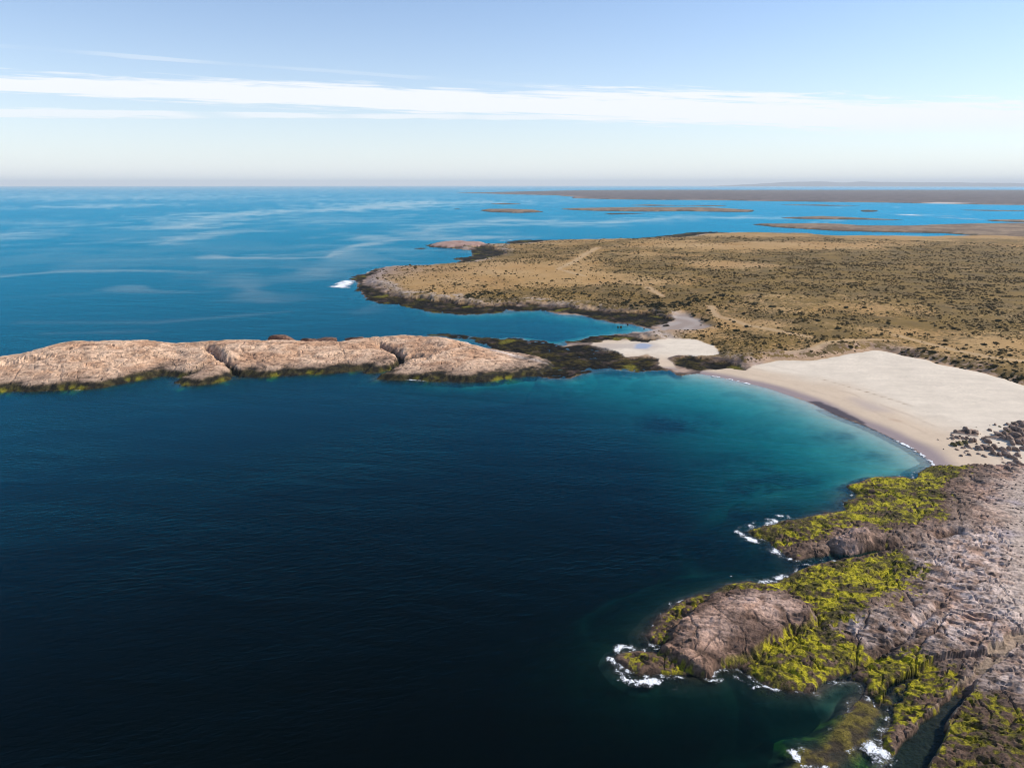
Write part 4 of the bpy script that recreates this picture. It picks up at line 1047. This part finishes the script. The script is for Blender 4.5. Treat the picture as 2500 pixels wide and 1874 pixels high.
    mx = n.new('ShaderNodeMixShader'); n.link(a, mx.inputs[0]); n.link(t.outputs[0], mx.inputs[1]); n.link(b.outputs[0], mx.inputs[2])
    o = n.new('ShaderNodeOutputMaterial'); n.link(mx.outputs[0], o.inputs[0])
    q = np.concatenate(allq)
    ob = mesh_from('sea_foam', np.concatenate(allv), q, m, True, {'foam': ('FLOAT', np.concatenate(allF))})
    tag(ob, 'white surf breaking along the rocks and the edge of the beach', 'stuff', 'foam')
    print('foam tris', len(q) * 2)
foam()

# ------------------------------------------------------------------ shrubs
def z_at(x, y):
    az = np.arctan2(x, y); dp = np.arctan(H / np.hypot(x, y))
    i = np.clip(np.interp(-dp, -DEP, np.arange(SH[0])), 0, SH[0] - 1.001); j = np.clip(np.interp(az, AZ, np.arange(SH[1])), 0, SH[1] - 1.001)
    i0_, j0_ = np.floor(i).astype(int), np.floor(j).astype(int); a, b = i - i0_, j - j0_
    return ((h[i0_, j0_] * (1 - b) + h[i0_, j0_ + 1] * b) * (1 - a) + (h[i0_ + 1, j0_] * (1 - b) + h[i0_ + 1, j0_ + 1] * b) * a)
def samp(F, x, y):
    az = np.arctan2(x, y); dp = np.arctan(H / np.hypot(x, y))
    i = np.clip(np.rint(np.interp(-dp, -DEP, np.arange(SH[0]))).astype(int), 0, SH[0] - 1)
    j = np.clip(np.rint(np.interp(az, AZ, np.arange(SH[1]))).astype(int), 0, SH[1] - 1)
    return F[i, j]

def leaf_mat(name, c0_, c1_, vary=0.5):
    m, n = new_mat(name)
    b = n.new('ShaderNodeBsdfPrincipled'); b.inputs['Roughness'].default_value = 0.85; b.inputs['Specular IOR Level'].default_value = 0.1
    geo = n.new('ShaderNodeNewGeometry')
    nz = n.noise(geo.outputs['Position'], 0.35, 2.0, 0.6); nf = n.noise(geo.outputs['Position'], 5.0, 3.0, 0.7)
    c = n.mix(n.ramp(nz, 0.35, 0.65), c0_ + (1,), c1_ + (1,))
    c = n.vmath('SCALE', c, n.ramp(nf, 0.2, 0.8, False, 1 - vary, 1 + vary))
    n.put(b.inputs['Base Color'], c)
    o = n.new('ShaderNodeOutputMaterial'); n.link(b.outputs[0], o.inputs[0])
    return m
MAT['shrub'] = leaf_mat('shrub_leaves', (0.026, 0.028, 0.012), (0.055, 0.048, 0.018))
MAT['tuft'] = leaf_mat('tussock_leaves', (0.06, 0.045, 0.014), (0.13, 0.088, 0.022))

def shrub_mesh(name, seed, leaves=150, mat=None):
    """a low mounded bush: many small leaf clumps spread through a lumpy crown"""
    r = np.random.default_rng(seed)
    lobes = [(r.uniform(-.5, .5), r.uniform(-.4, .4), r.uniform(.22, .42), r.uniform(.32, .55)) for _ in range(6)]
    V, F = [], []
    for i in range(leaves):
        lx, ly, lz, lr = lobes[r.integers(6)]
        d = r.normal(size=3); d /= np.linalg.norm(d); rad = lr * r.uniform(0.55, 1.05)
        c = np.array([lx, ly, lz]) + d * rad * np.array([1, 1, 0.75])
        c[2] = max(c[2], 0.02)
        t1 = r.normal(size=3); t1 -= d * (t1 @ d) * 0.6; t1 /= np.linalg.norm(t1)
        t2 = np.cross(d + 0.4 * r.normal(size=3), t1); t2 /= np.linalg.norm(t2)
        s = r.uniform(.10, .20)
        b0 = len(V)
        V += [c - t1 * s, c - t2 * s * .7 + d * s * .2, c + t1 * s, c + t2 * s * .7 + d * s * .2]
        F.append((b0, b0 + 1, b0 + 2, b0 + 3))
    me = bpy.data.meshes.new(name); me.from_pydata([tuple(v) for v in V], [], F); me.update()
    me.materials.append(mat)
    # woody core so that the bush is not see-through
    return me
def core_mesh(seed, mat):
    r = np.random.default_rng(seed)
    V, F = [(0, 0, 0.62)], []
    n = 9
    for k, (rr, z) in enumerate([(0.32, .52), (0.55, .26), (0.5, -.12)]):
        for i in range(n):
            a = 2 * math.pi * i / n
            q_ = rr * r.uniform(.8, 1.2)
            V.append((math.cos(a) * q_, math.sin(a) * q_ * .85, z * r.uniform(.85, 1.15)))
    for i in range(n): F.append((0, 1 + i, 1 + (i + 1) % n))
    for k in range(2):
        for i in range(n):
            a, b = 1 + k * n + i, 1 + k * n + (i + 1) % n
            F.append((a, a + n, b + n, b))
    me = bpy.data.meshes.new('shrub_core'); me.from_pydata(V, [], F); me.update(); me.materials.append(mat)
    return me
SHR = [shrub_mesh('shrub_leaves', 10 + k, 170, MAT['shrub']) for k in range(5)]
COR = [core_mesh(20 + k, MAT['shrub']) for k in range(3)]

# big dark shrubs that can be told apart: traced ones first (photograph pixel, width in photograph pixels)
e8 = crop(2100, 780, 5.53); e7 = crop(1500, 700, 3.687)
traced = [(p, w / 5.53) for p, w in [((370, 85), 110), ((1010, 120), 60), ((225, 55), 50), ((1265, 165), 90), ((850, 480), 90), ((990, 500), 110), ((1150, 560), 90), ((1190, 490), 60), ((870, 605), 80), ((1050, 660), 100), ((1120, 670), 90), ((1290, 700), 110), ((1410, 720), 110), ((1500, 770), 100), ((1670, 820), 80), ((1880, 860), 80), ((2010, 860), 90), ((1900, 640), 80), ((2090, 640), 90), ((1500, 650), 90), ((1800, 690), 120), ((1420, 550), 110), ((1320, 600), 80), ((1240, 595), 60), ((2150, 820), 120), ((1930, 760), 100), ((2050, 780), 90), ((1620, 690), 60), ((2060, 740), 60), ((1820, 370), 90), ((1680, 400), 90), ((1000, 535), 60), ((720, 575), 60), ((780, 595), 60), ((2010, 530), 90), ((1870, 460), 60), ((1410, 660), 60), ((700, 490), 90), ((860, 430), 90), ((2180, 960), 90), ((170, 490), 90), ((1880, 160), 90), ((1850, 75), 120)]]
big = [(e8([p])[0], w) for p, w in traced]
traced7 = [((410, 207), 80), ((720, 235), 70), ((830, 282), 80), ((780, 303), 30), ((1000, 328), 50), ((1075, 320), 60), ((940, 352), 60), ((1025, 345), 35), ((1020, 380), 35), ((1260, 178), 100), ((1420, 205), 110), ((985, 103), 60), ((965, 128), 40), ((850, 98), 50), ((1310, 118), 50), ((1000, 208), 50), ((670, 118), 60), ((1740, 95), 40), ((2010, 405), 80), ((1610, 432), 40), ((1480, 440), 50), ((1190, 362), 80), ((1100, 395), 90), ((1660, 508), 50), ((1260, 460), 60), ((2080, 210), 60), ((1820, 280), 60), ((1830, 335), 60), ((2130, 640), 110), ((1500, 250), 70), ((1160, 250), 60)]
big += [(e7([p])[0], w / 3.687) for p, w in traced7]
# the dark thicket along the top of the inlet shore
for k in range(70):
    t = random.random()
    big.append(((lerp(1515, 1800, t) + random.uniform(-8, 8), 738 + 8 * math.sin(t * 5) + random.gauss(0, 4)), random.uniform(9, 20)))
for k in range(55):
    t = random.random()
    big.append((c4([(lerp(830, 1160, t), 485 + 18 * random.gauss(0, 1) * (0.3 + t) - 30 * t * (1 - t))])[0], random.uniform(7, 15)))
for k in range(45):
    big.append((c4([(random.uniform(1430, 2150), 475 + random.gauss(0, 26))])[0], random.uniform(7, 13)))
cand = []
for (px, py), w in big:
    p = un(px, py, 3.8)
    cand.append((p[0], p[1], w * np.hypot(p[0], p[1]) / FPX * 0.42))
# bank behind the beach
tries = 0
bk = [un(x, y, 4.0) for x, y in c7([(1300, 246), (1480, 280), (1680, 330), (1900, 375), (2100, 430), (2212, 470), (2500, 580)])]
while len(cand) < 380 and tries < 4000:
    tries += 1
    k = random.randrange(len(bk) - 1); t = random.random()
    p = lerp(bk[k], bk[k + 1], t)
    e = bk[k + 1] - bk[k]; nrm = np.array([-e[1], e[0]]) / np.linalg.norm(e)
    if nrm[1] < 0: nrm = -nrm
    off = abs(random.gauss(0, 14)) + 1.0
    p = p + nrm * off
    cand.append((p[0], p[1], random.uniform(0.6, 1.35)))
cand = [c for c in cand if samp(sMj, c[0], c[1]) > 4 and samp(sBj, c[0], c[1]) < 0.8 and samp(sWj, c[0], c[1]) < 0.5 and samp(sI, c[0], c[1]) < 0]
cand.sort(key=lambda c: -c[2] / math.hypot(c[0], c[1]))
ind, rest = cand[:290], cand[290:]
NAMED = {}
def place_desc(x, y):
    px = x / (y * math.cos(PITCH) + H * math.sin(PITCH)) * FPX + 1250
    sb = -samp(sB, x, y)
    if sb < 14: return 'on the bank right behind the beach', 'shrubs on the bank behind the beach'
    if sb < 60 and px > 2050: return 'on the slope above the beach end', 'shrubs on the slope above the beach'
    if y < 480 and px < 2050: return 'on open ground between the sand flat and the plain', 'shrubs behind the sand isthmus'
    if px < 1330: return 'on the cliff top along the point', 'shrubs along the point'
    if px < 1830: return 'in the thicket above the inlet shore', 'shrubs above the inlet shore'
    return 'standing out on the open plain', 'shrubs on the open plain'
ONES = 'first second third fourth fifth sixth seventh eighth ninth tenth eleventh twelfth thirteenth fourteenth fifteenth sixteenth seventeenth eighteenth nineteenth'.split()
TENS = {2: ('twentieth', 'twenty'), 3: ('thirtieth', 'thirty'), 4: ('fortieth', 'forty'), 5: ('fiftieth', 'fifty'), 6: ('sixtieth', 'sixty'), 7: ('seventieth', 'seventy'), 8: ('eightieth', 'eighty')}
def nth(i):
    if i == 0: return 'leftmost'
    i += 1
    if i < 20: return ONES[i - 1] + ' from the left'
    t, o_ = divmod(i, 10)
    return (TENS[t][0] if o_ == 0 else TENS[t][1] + '-' + ONES[o_ - 1]) + ' from the left'
def proj(x, y, z=3.5):
    c_, s_ = math.cos(PITCH), math.sin(PITCH)
    f_ = y * c_ + (H - z) * s_
    return 1250 + FPX * x / f_, 937 - FPX * (y * s_ - (H - z) * c_) / f_
# left-to-right order inside each place, so that every shrub can be pointed at
order = {}
for k, (x, y, _) in enumerate(ind): order.setdefault(place_desc(x, y)[0], []).append((proj(x, y)[0], k))
rank = {}
for where, lst in order.items():
    for r_, (_, k) in enumerate(sorted(lst)): rank[k] = nth(r_)
for k, (x, y, s) in enumerate(ind):
    o = bpy.data.objects.new('shrub', SHR[k % 5]); col.objects.link(o)
    s = float(np.clip(s, 0.65, 3.4))
    o.location = (x, y, float(z_at(np.array(x), np.array(y))) - 0.05)
    o.scale = (s * random.uniform(.9, 1.15), s * random.uniform(.8, 1.0), min(s, 1.9) * random.uniform(.75, .95))
    o.rotation_euler = (0, 0, random.uniform(0, 6.28))
    where, grp = place_desc(x, y)
    tag(o, f'dark shrub {where}, {rank[k]}', None, 'shrub', grp)
    c = bpy.data.objects.new('branches', COR[k % 3]); col.objects.link(c); c.parent = o

# the countless low scrub
def low_scrub():
    r = np.random.default_rng(11)
    xs, ys, ss, kk = [], [], [], []
    n = 700000
    d = np.sqrt(r.uniform(280 ** 2, 1150 ** 2, n)); a = r.uniform(R(-18), R(46), n)
    x, y = d * np.sin(a), d * np.cos(a)
    v = samp(veg, x, y)
    dens = (0.10 + 0.9 * v) * np.where(d < 520, 1.0, np.where(d < 800, 0.55, 0.3))
    nb = 0.6 * fbm(x, y, 14, 3, ox=120) + 0.6 * fbm(x, y, 38, 2, ox=123)
    ok = (samp(sMj, x, y) > 9) & (samp(sBj, x, y) < -1.0) & (samp(sWj, x, y) < -3) & (samp(sI, x, y) < -1) & (samp(sC, x, y) < -1) & (d > 240) & (samp(v_ok, x, y) > 0.02)
    ok &= (r.random(n) < dens * sstep(-0.5, 0.35, nb) * 0.42)
    x, y, d = x[ok], y[ok], d[ok]
    N_ = len(x)
    s = r.lognormal(-0.90, 0.52, N_) * np.where(d < 520, 1.0, 1.25)
    s = np.clip(s, 0.22, 1.6)
    ex = np.array([[q[0], q[1], q[2]] for q in rest]).reshape(-1, 3)
    x = np.r_[x, ex[:, 0]]; y = np.r_[y, ex[:, 1]]; s = np.r_[s, ex[:, 2]]; N_ = len(x)
    z = z_at(x, y)
    # a 7-sided lumpy mound, 3 rings
    m = 6
    ang = np.arange(m) / m * 2 * np.pi
    rings = [(0.95, -0.12), (1.0, 0.34), (0.55, 0.74)]
    P_ = []
    for rr, zz in rings:
        jr = r.uniform(.68, 1.25, (N_, m)); jz = r.uniform(.75, 1.3, (N_, m))
        P_.append(np.stack([np.cos(ang)[None] * rr * jr, np.sin(ang)[None] * rr * jr, zz * jz], -1))
    top = np.stack([r.uniform(-.15, .15, N_), r.uniform(-.15, .15, N_), r.uniform(.75, 1.0, N_)], -1)[:, None]
    P_ = np.concatenate(P_ + [top], 1)
    rot = r.uniform(0, 6.28, N_); c_, s_ = np.cos(rot)[:, None], np.sin(rot)[:, None]
    asp = r.uniform(.6, 1.0, N_)[:, None]
    px, py = P_[..., 0], P_[..., 1] * asp
    hz = r.uniform(.55, .85, N_)[:, None]
    V = np.stack([(px * c_ - py * s_) * s[:, None] + x[:, None], (px * s_ + py * c_) * s[:, None] + y[:, None], P_[..., 2] * s[:, None] * hz + z[:, None]], -1)
    F = []
    for k in range(2):
        for i in range(m):
            a_, b_ = k * m + i, k * m + (i + 1) % m
            F.append((a_, b_, b_ + m)); F.append((a_, b_ + m, a_ + m))
    for i in range(m): F.append((2 * m + i, 2 * m + (i + 1) % m, 3 * m))
    F = np.array(F)
    Q_ = (F[None] + (np.arange(N_) * P_.shape[1])[:, None, None]).reshape(-1, 3)
    darkv = np.clip(r.normal(0.5, 0.28, N_) + 0.25 * (s > 0.9), 0, 1)
    darkv[-len(ex):] = 1
    darkv = np.repeat(darkv, P_.shape[1])
    mt, nn = new_mat('low_scrub')
    b = nn.new('ShaderNodeBsdfPrincipled'); b.inputs['Roughness'].default_value = 0.9; b.inputs['Specular IOR Level'].default_value = 0.1
    geo = nn.new('ShaderNodeNewGeometry')
    c = nn.mix(nn.attr('dark').outputs['Fac'], (0.21, 0.122, 0.022, 1), (0.065, 0.043, 0.012, 1))
    c = nn.vmath('SCALE', c, nn.ramp(nn.noise(geo.outputs['Position'], 2.5, 3.0, 0.7), 0.2, 0.8, False, 0.5, 1.5))
    nn.put(b.inputs['Base Color'], c)
    o = nn.new('ShaderNodeOutputMaterial'); nn.link(b.outputs[0], o.inputs[0])
    ob = mesh_from('low_scrub', V.reshape(-1, 3), Q_, mt, False, {'dark': ('FLOAT', darkv)})
    tag(ob, 'countless low olive and brown bushes speckling the dry plain', 'stuff', 'scrub')
    print('scrub bushes', N_, 'tris', len(Q_))
v_ok = (zone == 1) * 1.0
low_scrub()

# ------------------------------------------------------------------ boulders
def rock_mat(name, a, b_, tide=None):
    m, n = new_mat(name)
    b = n.new('ShaderNodeBsdfPrincipled'); b.inputs['Roughness'].default_value = 0.9; b.inputs['Specular IOR Level'].default_value = 0.2
    geo = n.new('ShaderNodeNewGeometry')
    nz = n.noise(geo.outputs['Position'], 0.9, 5.0, 0.65)
    c = n.mix(n.ramp(nz, 0.3, 0.7), a + (1,), b_ + (1,))
    n.put(b.inputs['Base Color'], c)
    bp = n.new('ShaderNodeBump'); bp.inputs['Strength'].default_value = 0.8; bp.inputs['Distance'].default_value = 0.2
    n.link(n.noise(geo.outputs['Position'], 2.5, 5.0, 0.7), bp.inputs['Height']); n.link(bp.outputs[0], b.inputs['Normal'])
    o = n.new('ShaderNodeOutputMaterial'); n.link(b.outputs[0], o.inputs[0])
    return m
MAT['boulder'] = rock_mat('boulder_rock', (0.15, 0.10, 0.075), (0.40, 0.285, 0.215))
MAT['boulder_dark'] = rock_mat('wet_boulder', (0.014, 0.011, 0.009), (0.05, 0.036, 0.025))
MAT['boulder_red'] = rock_mat('crest_rock', (0.06, 0.035, 0.025), (0.24, 0.13, 0.085))
MAT['boulder_green'] = rock_mat('mossy_boulder', (0.07, 0.058, 0.03), (0.17, 0.14, 0.05))
MAT['stone'] = rock_mat('stone_rock', (0.06, 0.045, 0.04), (0.15, 0.11, 0.09))

def boulder_mesh(seed, mat):
    import bmesh
    r = random.Random(seed)
    bm = bmesh.new()
    bmesh.ops.create_icosphere(bm, subdivisions=3, radius=1.0)
    # chop with random planes for an angular, jointed block, then roughen
    planes = []
    for _ in range(11):
        v = Vector((r.gauss(0, 1), r.gauss(0, 1), r.gauss(0, .7))).normalized()
        planes.append((v, r.uniform(.5, .85)))
    for v in bm.verts:
        for nrm, d in planes:
            k = v.co.dot(nrm)
            if k > d: v.co -= nrm * (k - d) * 0.92
        w = fbm(np.array([v.co.x * 2 + seed]), np.array([v.co.y * 2 + v.co.z * 1.7]), 1.0, 3)[0]
        v.co *= 1 + 0.10 * float(w)
        if v.co.z < -0.35: v.co.z = -0.35
    me = bpy.data.meshes.new('boulder'); bm.to_mesh(me); bm.free()
    for p in me.polygons: p.use_smooth = False
    me.materials.append(mat)
    return me
BM = {k: [boulder_mesh(s + 7 * i, MAT[k]) for s in range(5)] for i, k in enumerate(('boulder', 'boulder_dark', 'boulder_red', 'boulder_green', 'stone'))}
def boulder(name, kind, x, y, sx, sy, sz, rz, label, cat, group=None, z=None, k=0):
    o = bpy.data.objects.new(name, BM[kind][k % 5]); col.objects.link(o)
    o.location = (x, y, float(z_at(np.array(x), np.array(y))) + sz * 0.08 if z is None else z)
    o.scale = (sx, sy, sz); o.rotation_euler = (random.uniform(-.15, .15), random.uniform(-.15, .15), rz)
    return tag(o, label, None, cat, group)

# outcrop on the right end of the beach: (crop pixel, width, height-on-screen)
OUT = [((700, 530), 90, 60), ((640, 575), 100, 40), ((890, 500), 110, 100), ((980, 545), 130, 90), ((1090, 560), 130, 80), ((640, 630), 100, 50), ((750, 625), 110, 60), ((860, 640), 90, 50),
       ((660, 750), 150, 90), ((780, 720), 160, 110), ((900, 710), 150, 110), ((940, 640), 90, 60), ((1010, 690), 110, 130), ((1090, 690), 110, 110), ((960, 790), 130, 60), ((850, 815), 90, 40),
       ((1290, 680), 110, 80), ((1350, 720), 140, 100), ((1310, 820), 200, 110), ((1180, 830), 140, 100), ((1400, 860), 170, 120), ((1500, 830), 160, 120), ((1560, 610), 180, 60), ((1700, 610), 140, 110), ((1760, 690), 170, 110),
       ((1660, 680), 120, 90), ((1500, 420), 70, 50), ((1390, 510), 100, 50), ((1750, 420), 100, 60), ((1880, 430), 110, 60), ((2000, 420), 140, 60), ((1730, 540), 120, 70), ((1850, 490), 120, 60), ((1960, 540), 200, 110),
       ((1900, 640), 160, 90), ((2020, 640), 140, 100), ((1860, 770), 160, 130), ((1960, 760), 150, 110), ((1800, 870), 130, 110), ((1900, 880), 150, 100), ((1650, 880), 160, 110), ((1600, 970), 150, 90), ((1720, 960), 170, 110),
       ((830, 960), 70, 50), ((980, 945), 80, 60), ((940, 880), 80, 30), ((900, 905), 60, 25), ((740, 845), 80, 30), ((1490, 950), 140, 100), ((1840, 1030), 160, 100), ((1960, 990), 150, 90), ((1800, 1320), 170, 50), ((1900, 1350), 160, 60), ((1920, 1270), 130, 60), ((1820, 1385), 90, 35), ((1170, 940), 80, 40), ((1300, 990), 110, 40), ((2050, 480), 120, 90), ((2060, 760), 120, 100), ((2060, 880), 120, 90), ((1950, 1120), 160, 80), ((2050, 1180), 140, 80), ((1830, 1150), 130, 70), ((470, 828), 30, 20), ((350, 650), 35, 20), ((550, 640), 50, 25)]
lab_special = {8: 'low brown boulder at the seaward tip of the beach outcrop', 9: 'boulder with a yellow-green patch in the beach outcrop', 2: 'tallest upright boulder at the top of the left cluster of the beach outcrop',
               51: 'long dark boulder lying alone on the sand just above the near rock shelf', 43: 'left of two small boulders on the sand below the beach outcrop', 44: 'right of two small boulders on the sand below the beach outcrop', 63: 'single small stone on the sand left of the beach outcrop'}
b0_, b1_ = W(cb([(900, 560), (1600, 960)]), 2.6)
jdir = math.atan2(*(b1_ - b0_)[::-1])             # the way the rock joints run
def out_zone(cx, cy):
    if cx < 1200: return ('left cluster of the beach outcrop' if cy < 835 else 'scatter of small rocks below the beach outcrop'), 'left outcrop boulders'
    return ('upper part of the right-hand beach outcrop' if cy < 600 else 'middle of the right-hand beach outcrop' if cy < 870 else 'lower part of the right-hand beach outcrop'), 'right outcrop boulders'
oz = {}
for k, ((cx, cy), w, hh) in enumerate(OUT):
    if k not in lab_special: oz.setdefault(out_zone(cx, cy)[0], []).append((cx, k))
orank = {k: nth(i) for lst in oz.values() for i, (_, k) in enumerate(sorted(lst))}
for k, ((cx, cy), w, hh) in enumerate(OUT):
    px, py = cb([(cx, cy)])[0]
    p = un(px, py + hh / 8.288 * 0.2, 2.6)
    mpp = math.hypot(p[0], p[1]) / FPX
    sx = w / 8.288 * mpp * 0.62; sz = min(max(hh / 8.288 * mpp * 0.62, 0.25), 1.3)
    kind = 'boulder_green' if k in (8, 9, 10) else 'boulder'
    boulder('boulder', kind, p[0], p[1], sx * 1.1, sx * random.uniform(.42, .7), sz * 0.95, jdir + random.uniform(-.35, .35),
            lab_special.get(k) or f'brown boulder in the {out_zone(cx, cy)[0]}, {orank[k]}', 'boulder', None if k in lab_special else out_zone(cx, cy)[1], k=k)

for k in range(60):
    cx, cy = (random.gauss(900, 170), random.gauss(720, 140)) if k < 22 else (random.uniform(1250, 2150), random.uniform(420, 1150))
    p = un(*cb([(cx, cy)])[0], 2.6); s_ = random.uniform(.15, .55)
    boulder('small_rock', random.choice(['boulder', 'boulder', 'boulder_green', 'stone']), p[0], p[1], s_ * 1.3, s_ * .8, s_ * .7, jdir + random.uniform(-.6, .6), 'small loose rock among the big boulders of the beach outcrop', 'rock', 'small rocks of the beach outcrop', k=k)

# boulders standing in the inlet
for k, ((cx, cy), w, lab) in enumerate([((290, 385), 55, 'round black boulder standing in the inlet, left of a close pair'), ((360, 385), 65, 'black boulder standing in the inlet, right of a close pair'), ((530, 328), 50, 'small black boulder in the inlet near the weedy shore'),
                                  ((930, 424), 30, 'tiny black boulder at the shallow head of the inlet'), ((728, 412), 16, 'tiny black rock breaking the surface of the inlet'), ((-225, 405), 18, 'lone tiny black rock in the middle of the inlet')]):
    px, py = ci([(cx, cy)])[0]; p = un(px, py + 1.0)
    s = w / 10.05 * math.hypot(*p) / FPX * 0.6
    boulder('boulder', 'boulder_dark', p[0], p[1], s, s * .9, s * 0.9, random.random() * 6, lab, 'boulder', z=s * 0.2, k=k)
px, py = ci([(1470, 350)])[0]; p = un(px, py + 2)
boulder('boulder', 'boulder_dark', p[0], p[1], 2.8, 2.4, 1.1, 0.1, 'flat-topped black rock block at the head of the inlet by the shingle', 'boulder', k=2)

# dark knobs along the crest of the headland
for k, ((cx, cy), w, hh, lab) in enumerate([((295, 158), 215, 46, 'dark rounded rock knob on the crest of the pink headland'), ((490, 175), 130, 40, 'left half of a low dark ledge on the headland crest'), ((620, 172), 220, 40, 'low reddish ledge of rock on the headland crest'), ((830, 160), 150, 36, 'reddish rock knob at the right end of the headland crest')]):
    px, py = c2([(cx, cy + hh * 0.5)])[0]
    g_ = un(px, py); az_ = math.atan2(g_[0], g_[1])
    dist = dist_at(PEN_BACK, az_) - 7.0                      # on the far brow of the headland
    p = (dist * math.sin(az_), dist * math.cos(az_))
    zz = H - dist * H / math.hypot(*g_)
    s = w / 3.16 * dist / FPX * 0.58
    boulder('rock_outcrop', 'boulder_red', p[0], p[1], s, s * 0.45, max(1.5, hh / 3.16 * dist / FPX * 0.95), 0.05, lab, 'rock', z=zz + 1.2, k=k + 1)

# stones strewn over the sand beside the near shelf
for k in range(70):
    px, py = c1([(random.uniform(2060, 2225), random.uniform(70, 560))])[0]
    p = un(px, py, 3.2)
    s = random.uniform(.14, .42)
    boulder('stone', 'stone', p[0], p[1], s, s * .8, s * .6, random.random() * 6, 'small dark stone on the sandy strip at the right edge beside the near shelf', 'stone', 'stones on the sandy strip', k=k)
# blocks on the near shelf
for (cx, cy), s, zz, lab in [((495, 935), .55, 2.6, 'small dark block on the near tip of the big brown rock dome'), ((905, 735), .3, 3.0, 'tiny dark block on the pale crown of the big brown rock dome'), ((1665, 905), .55, 2.4, 'dark block wedged in the crack of the pale near shelf'), ((1500, 995), .75, 1.8, 'black block at the head of the green gully on the near shelf'), ((1590, 835), .3, 3.0, 'tiny dark block on the pale near shelf above the crack')]:
    px, py = c1([(cx, cy)])[0]; p = un(px, py, zz)
    boulder('rock_block', 'boulder_dark', p[0], p[1], s, s * .8, s * .7, random.random() * 6, lab, 'rock', k=int(cx))

# ------------------------------------------------------------------ sea air
def haze():
    import bmesh
    me = bpy.data.meshes.new('haze')
    bm = bmesh.new(); bmesh.ops.create_cube(bm, size=2.0)
    L, z0, z1 = 47000.0, -26.0, 310.0
    for v in bm.verts: v.co = Vector((v.co.x * L, v.co.y * L, z0 if v.co.z < 0 else z1))
    bm.to_mesh(me); bm.free()
    m, n = new_mat('sea_air')
    pv = n.new('ShaderNodeVolumePrincipled')
    pv.inputs['Color'].default_value = (0.90, 0.965, 1.0, 1)
    pv.inputs['Density'].default_value = 4.2e-5
    pv.inputs['Anisotropy'].default_value = 0.0
    o = n.new('ShaderNodeOutputMaterial'); n.link(pv.outputs[0], o.inputs['Volume'])
    me.materials.append(m)
    ob = bpy.data.objects.new('haze', me); col.objects.link(ob)
    tag(ob, 'thin pale sea haze softening the far coast and horizon', 'stuff', 'haze')
haze()
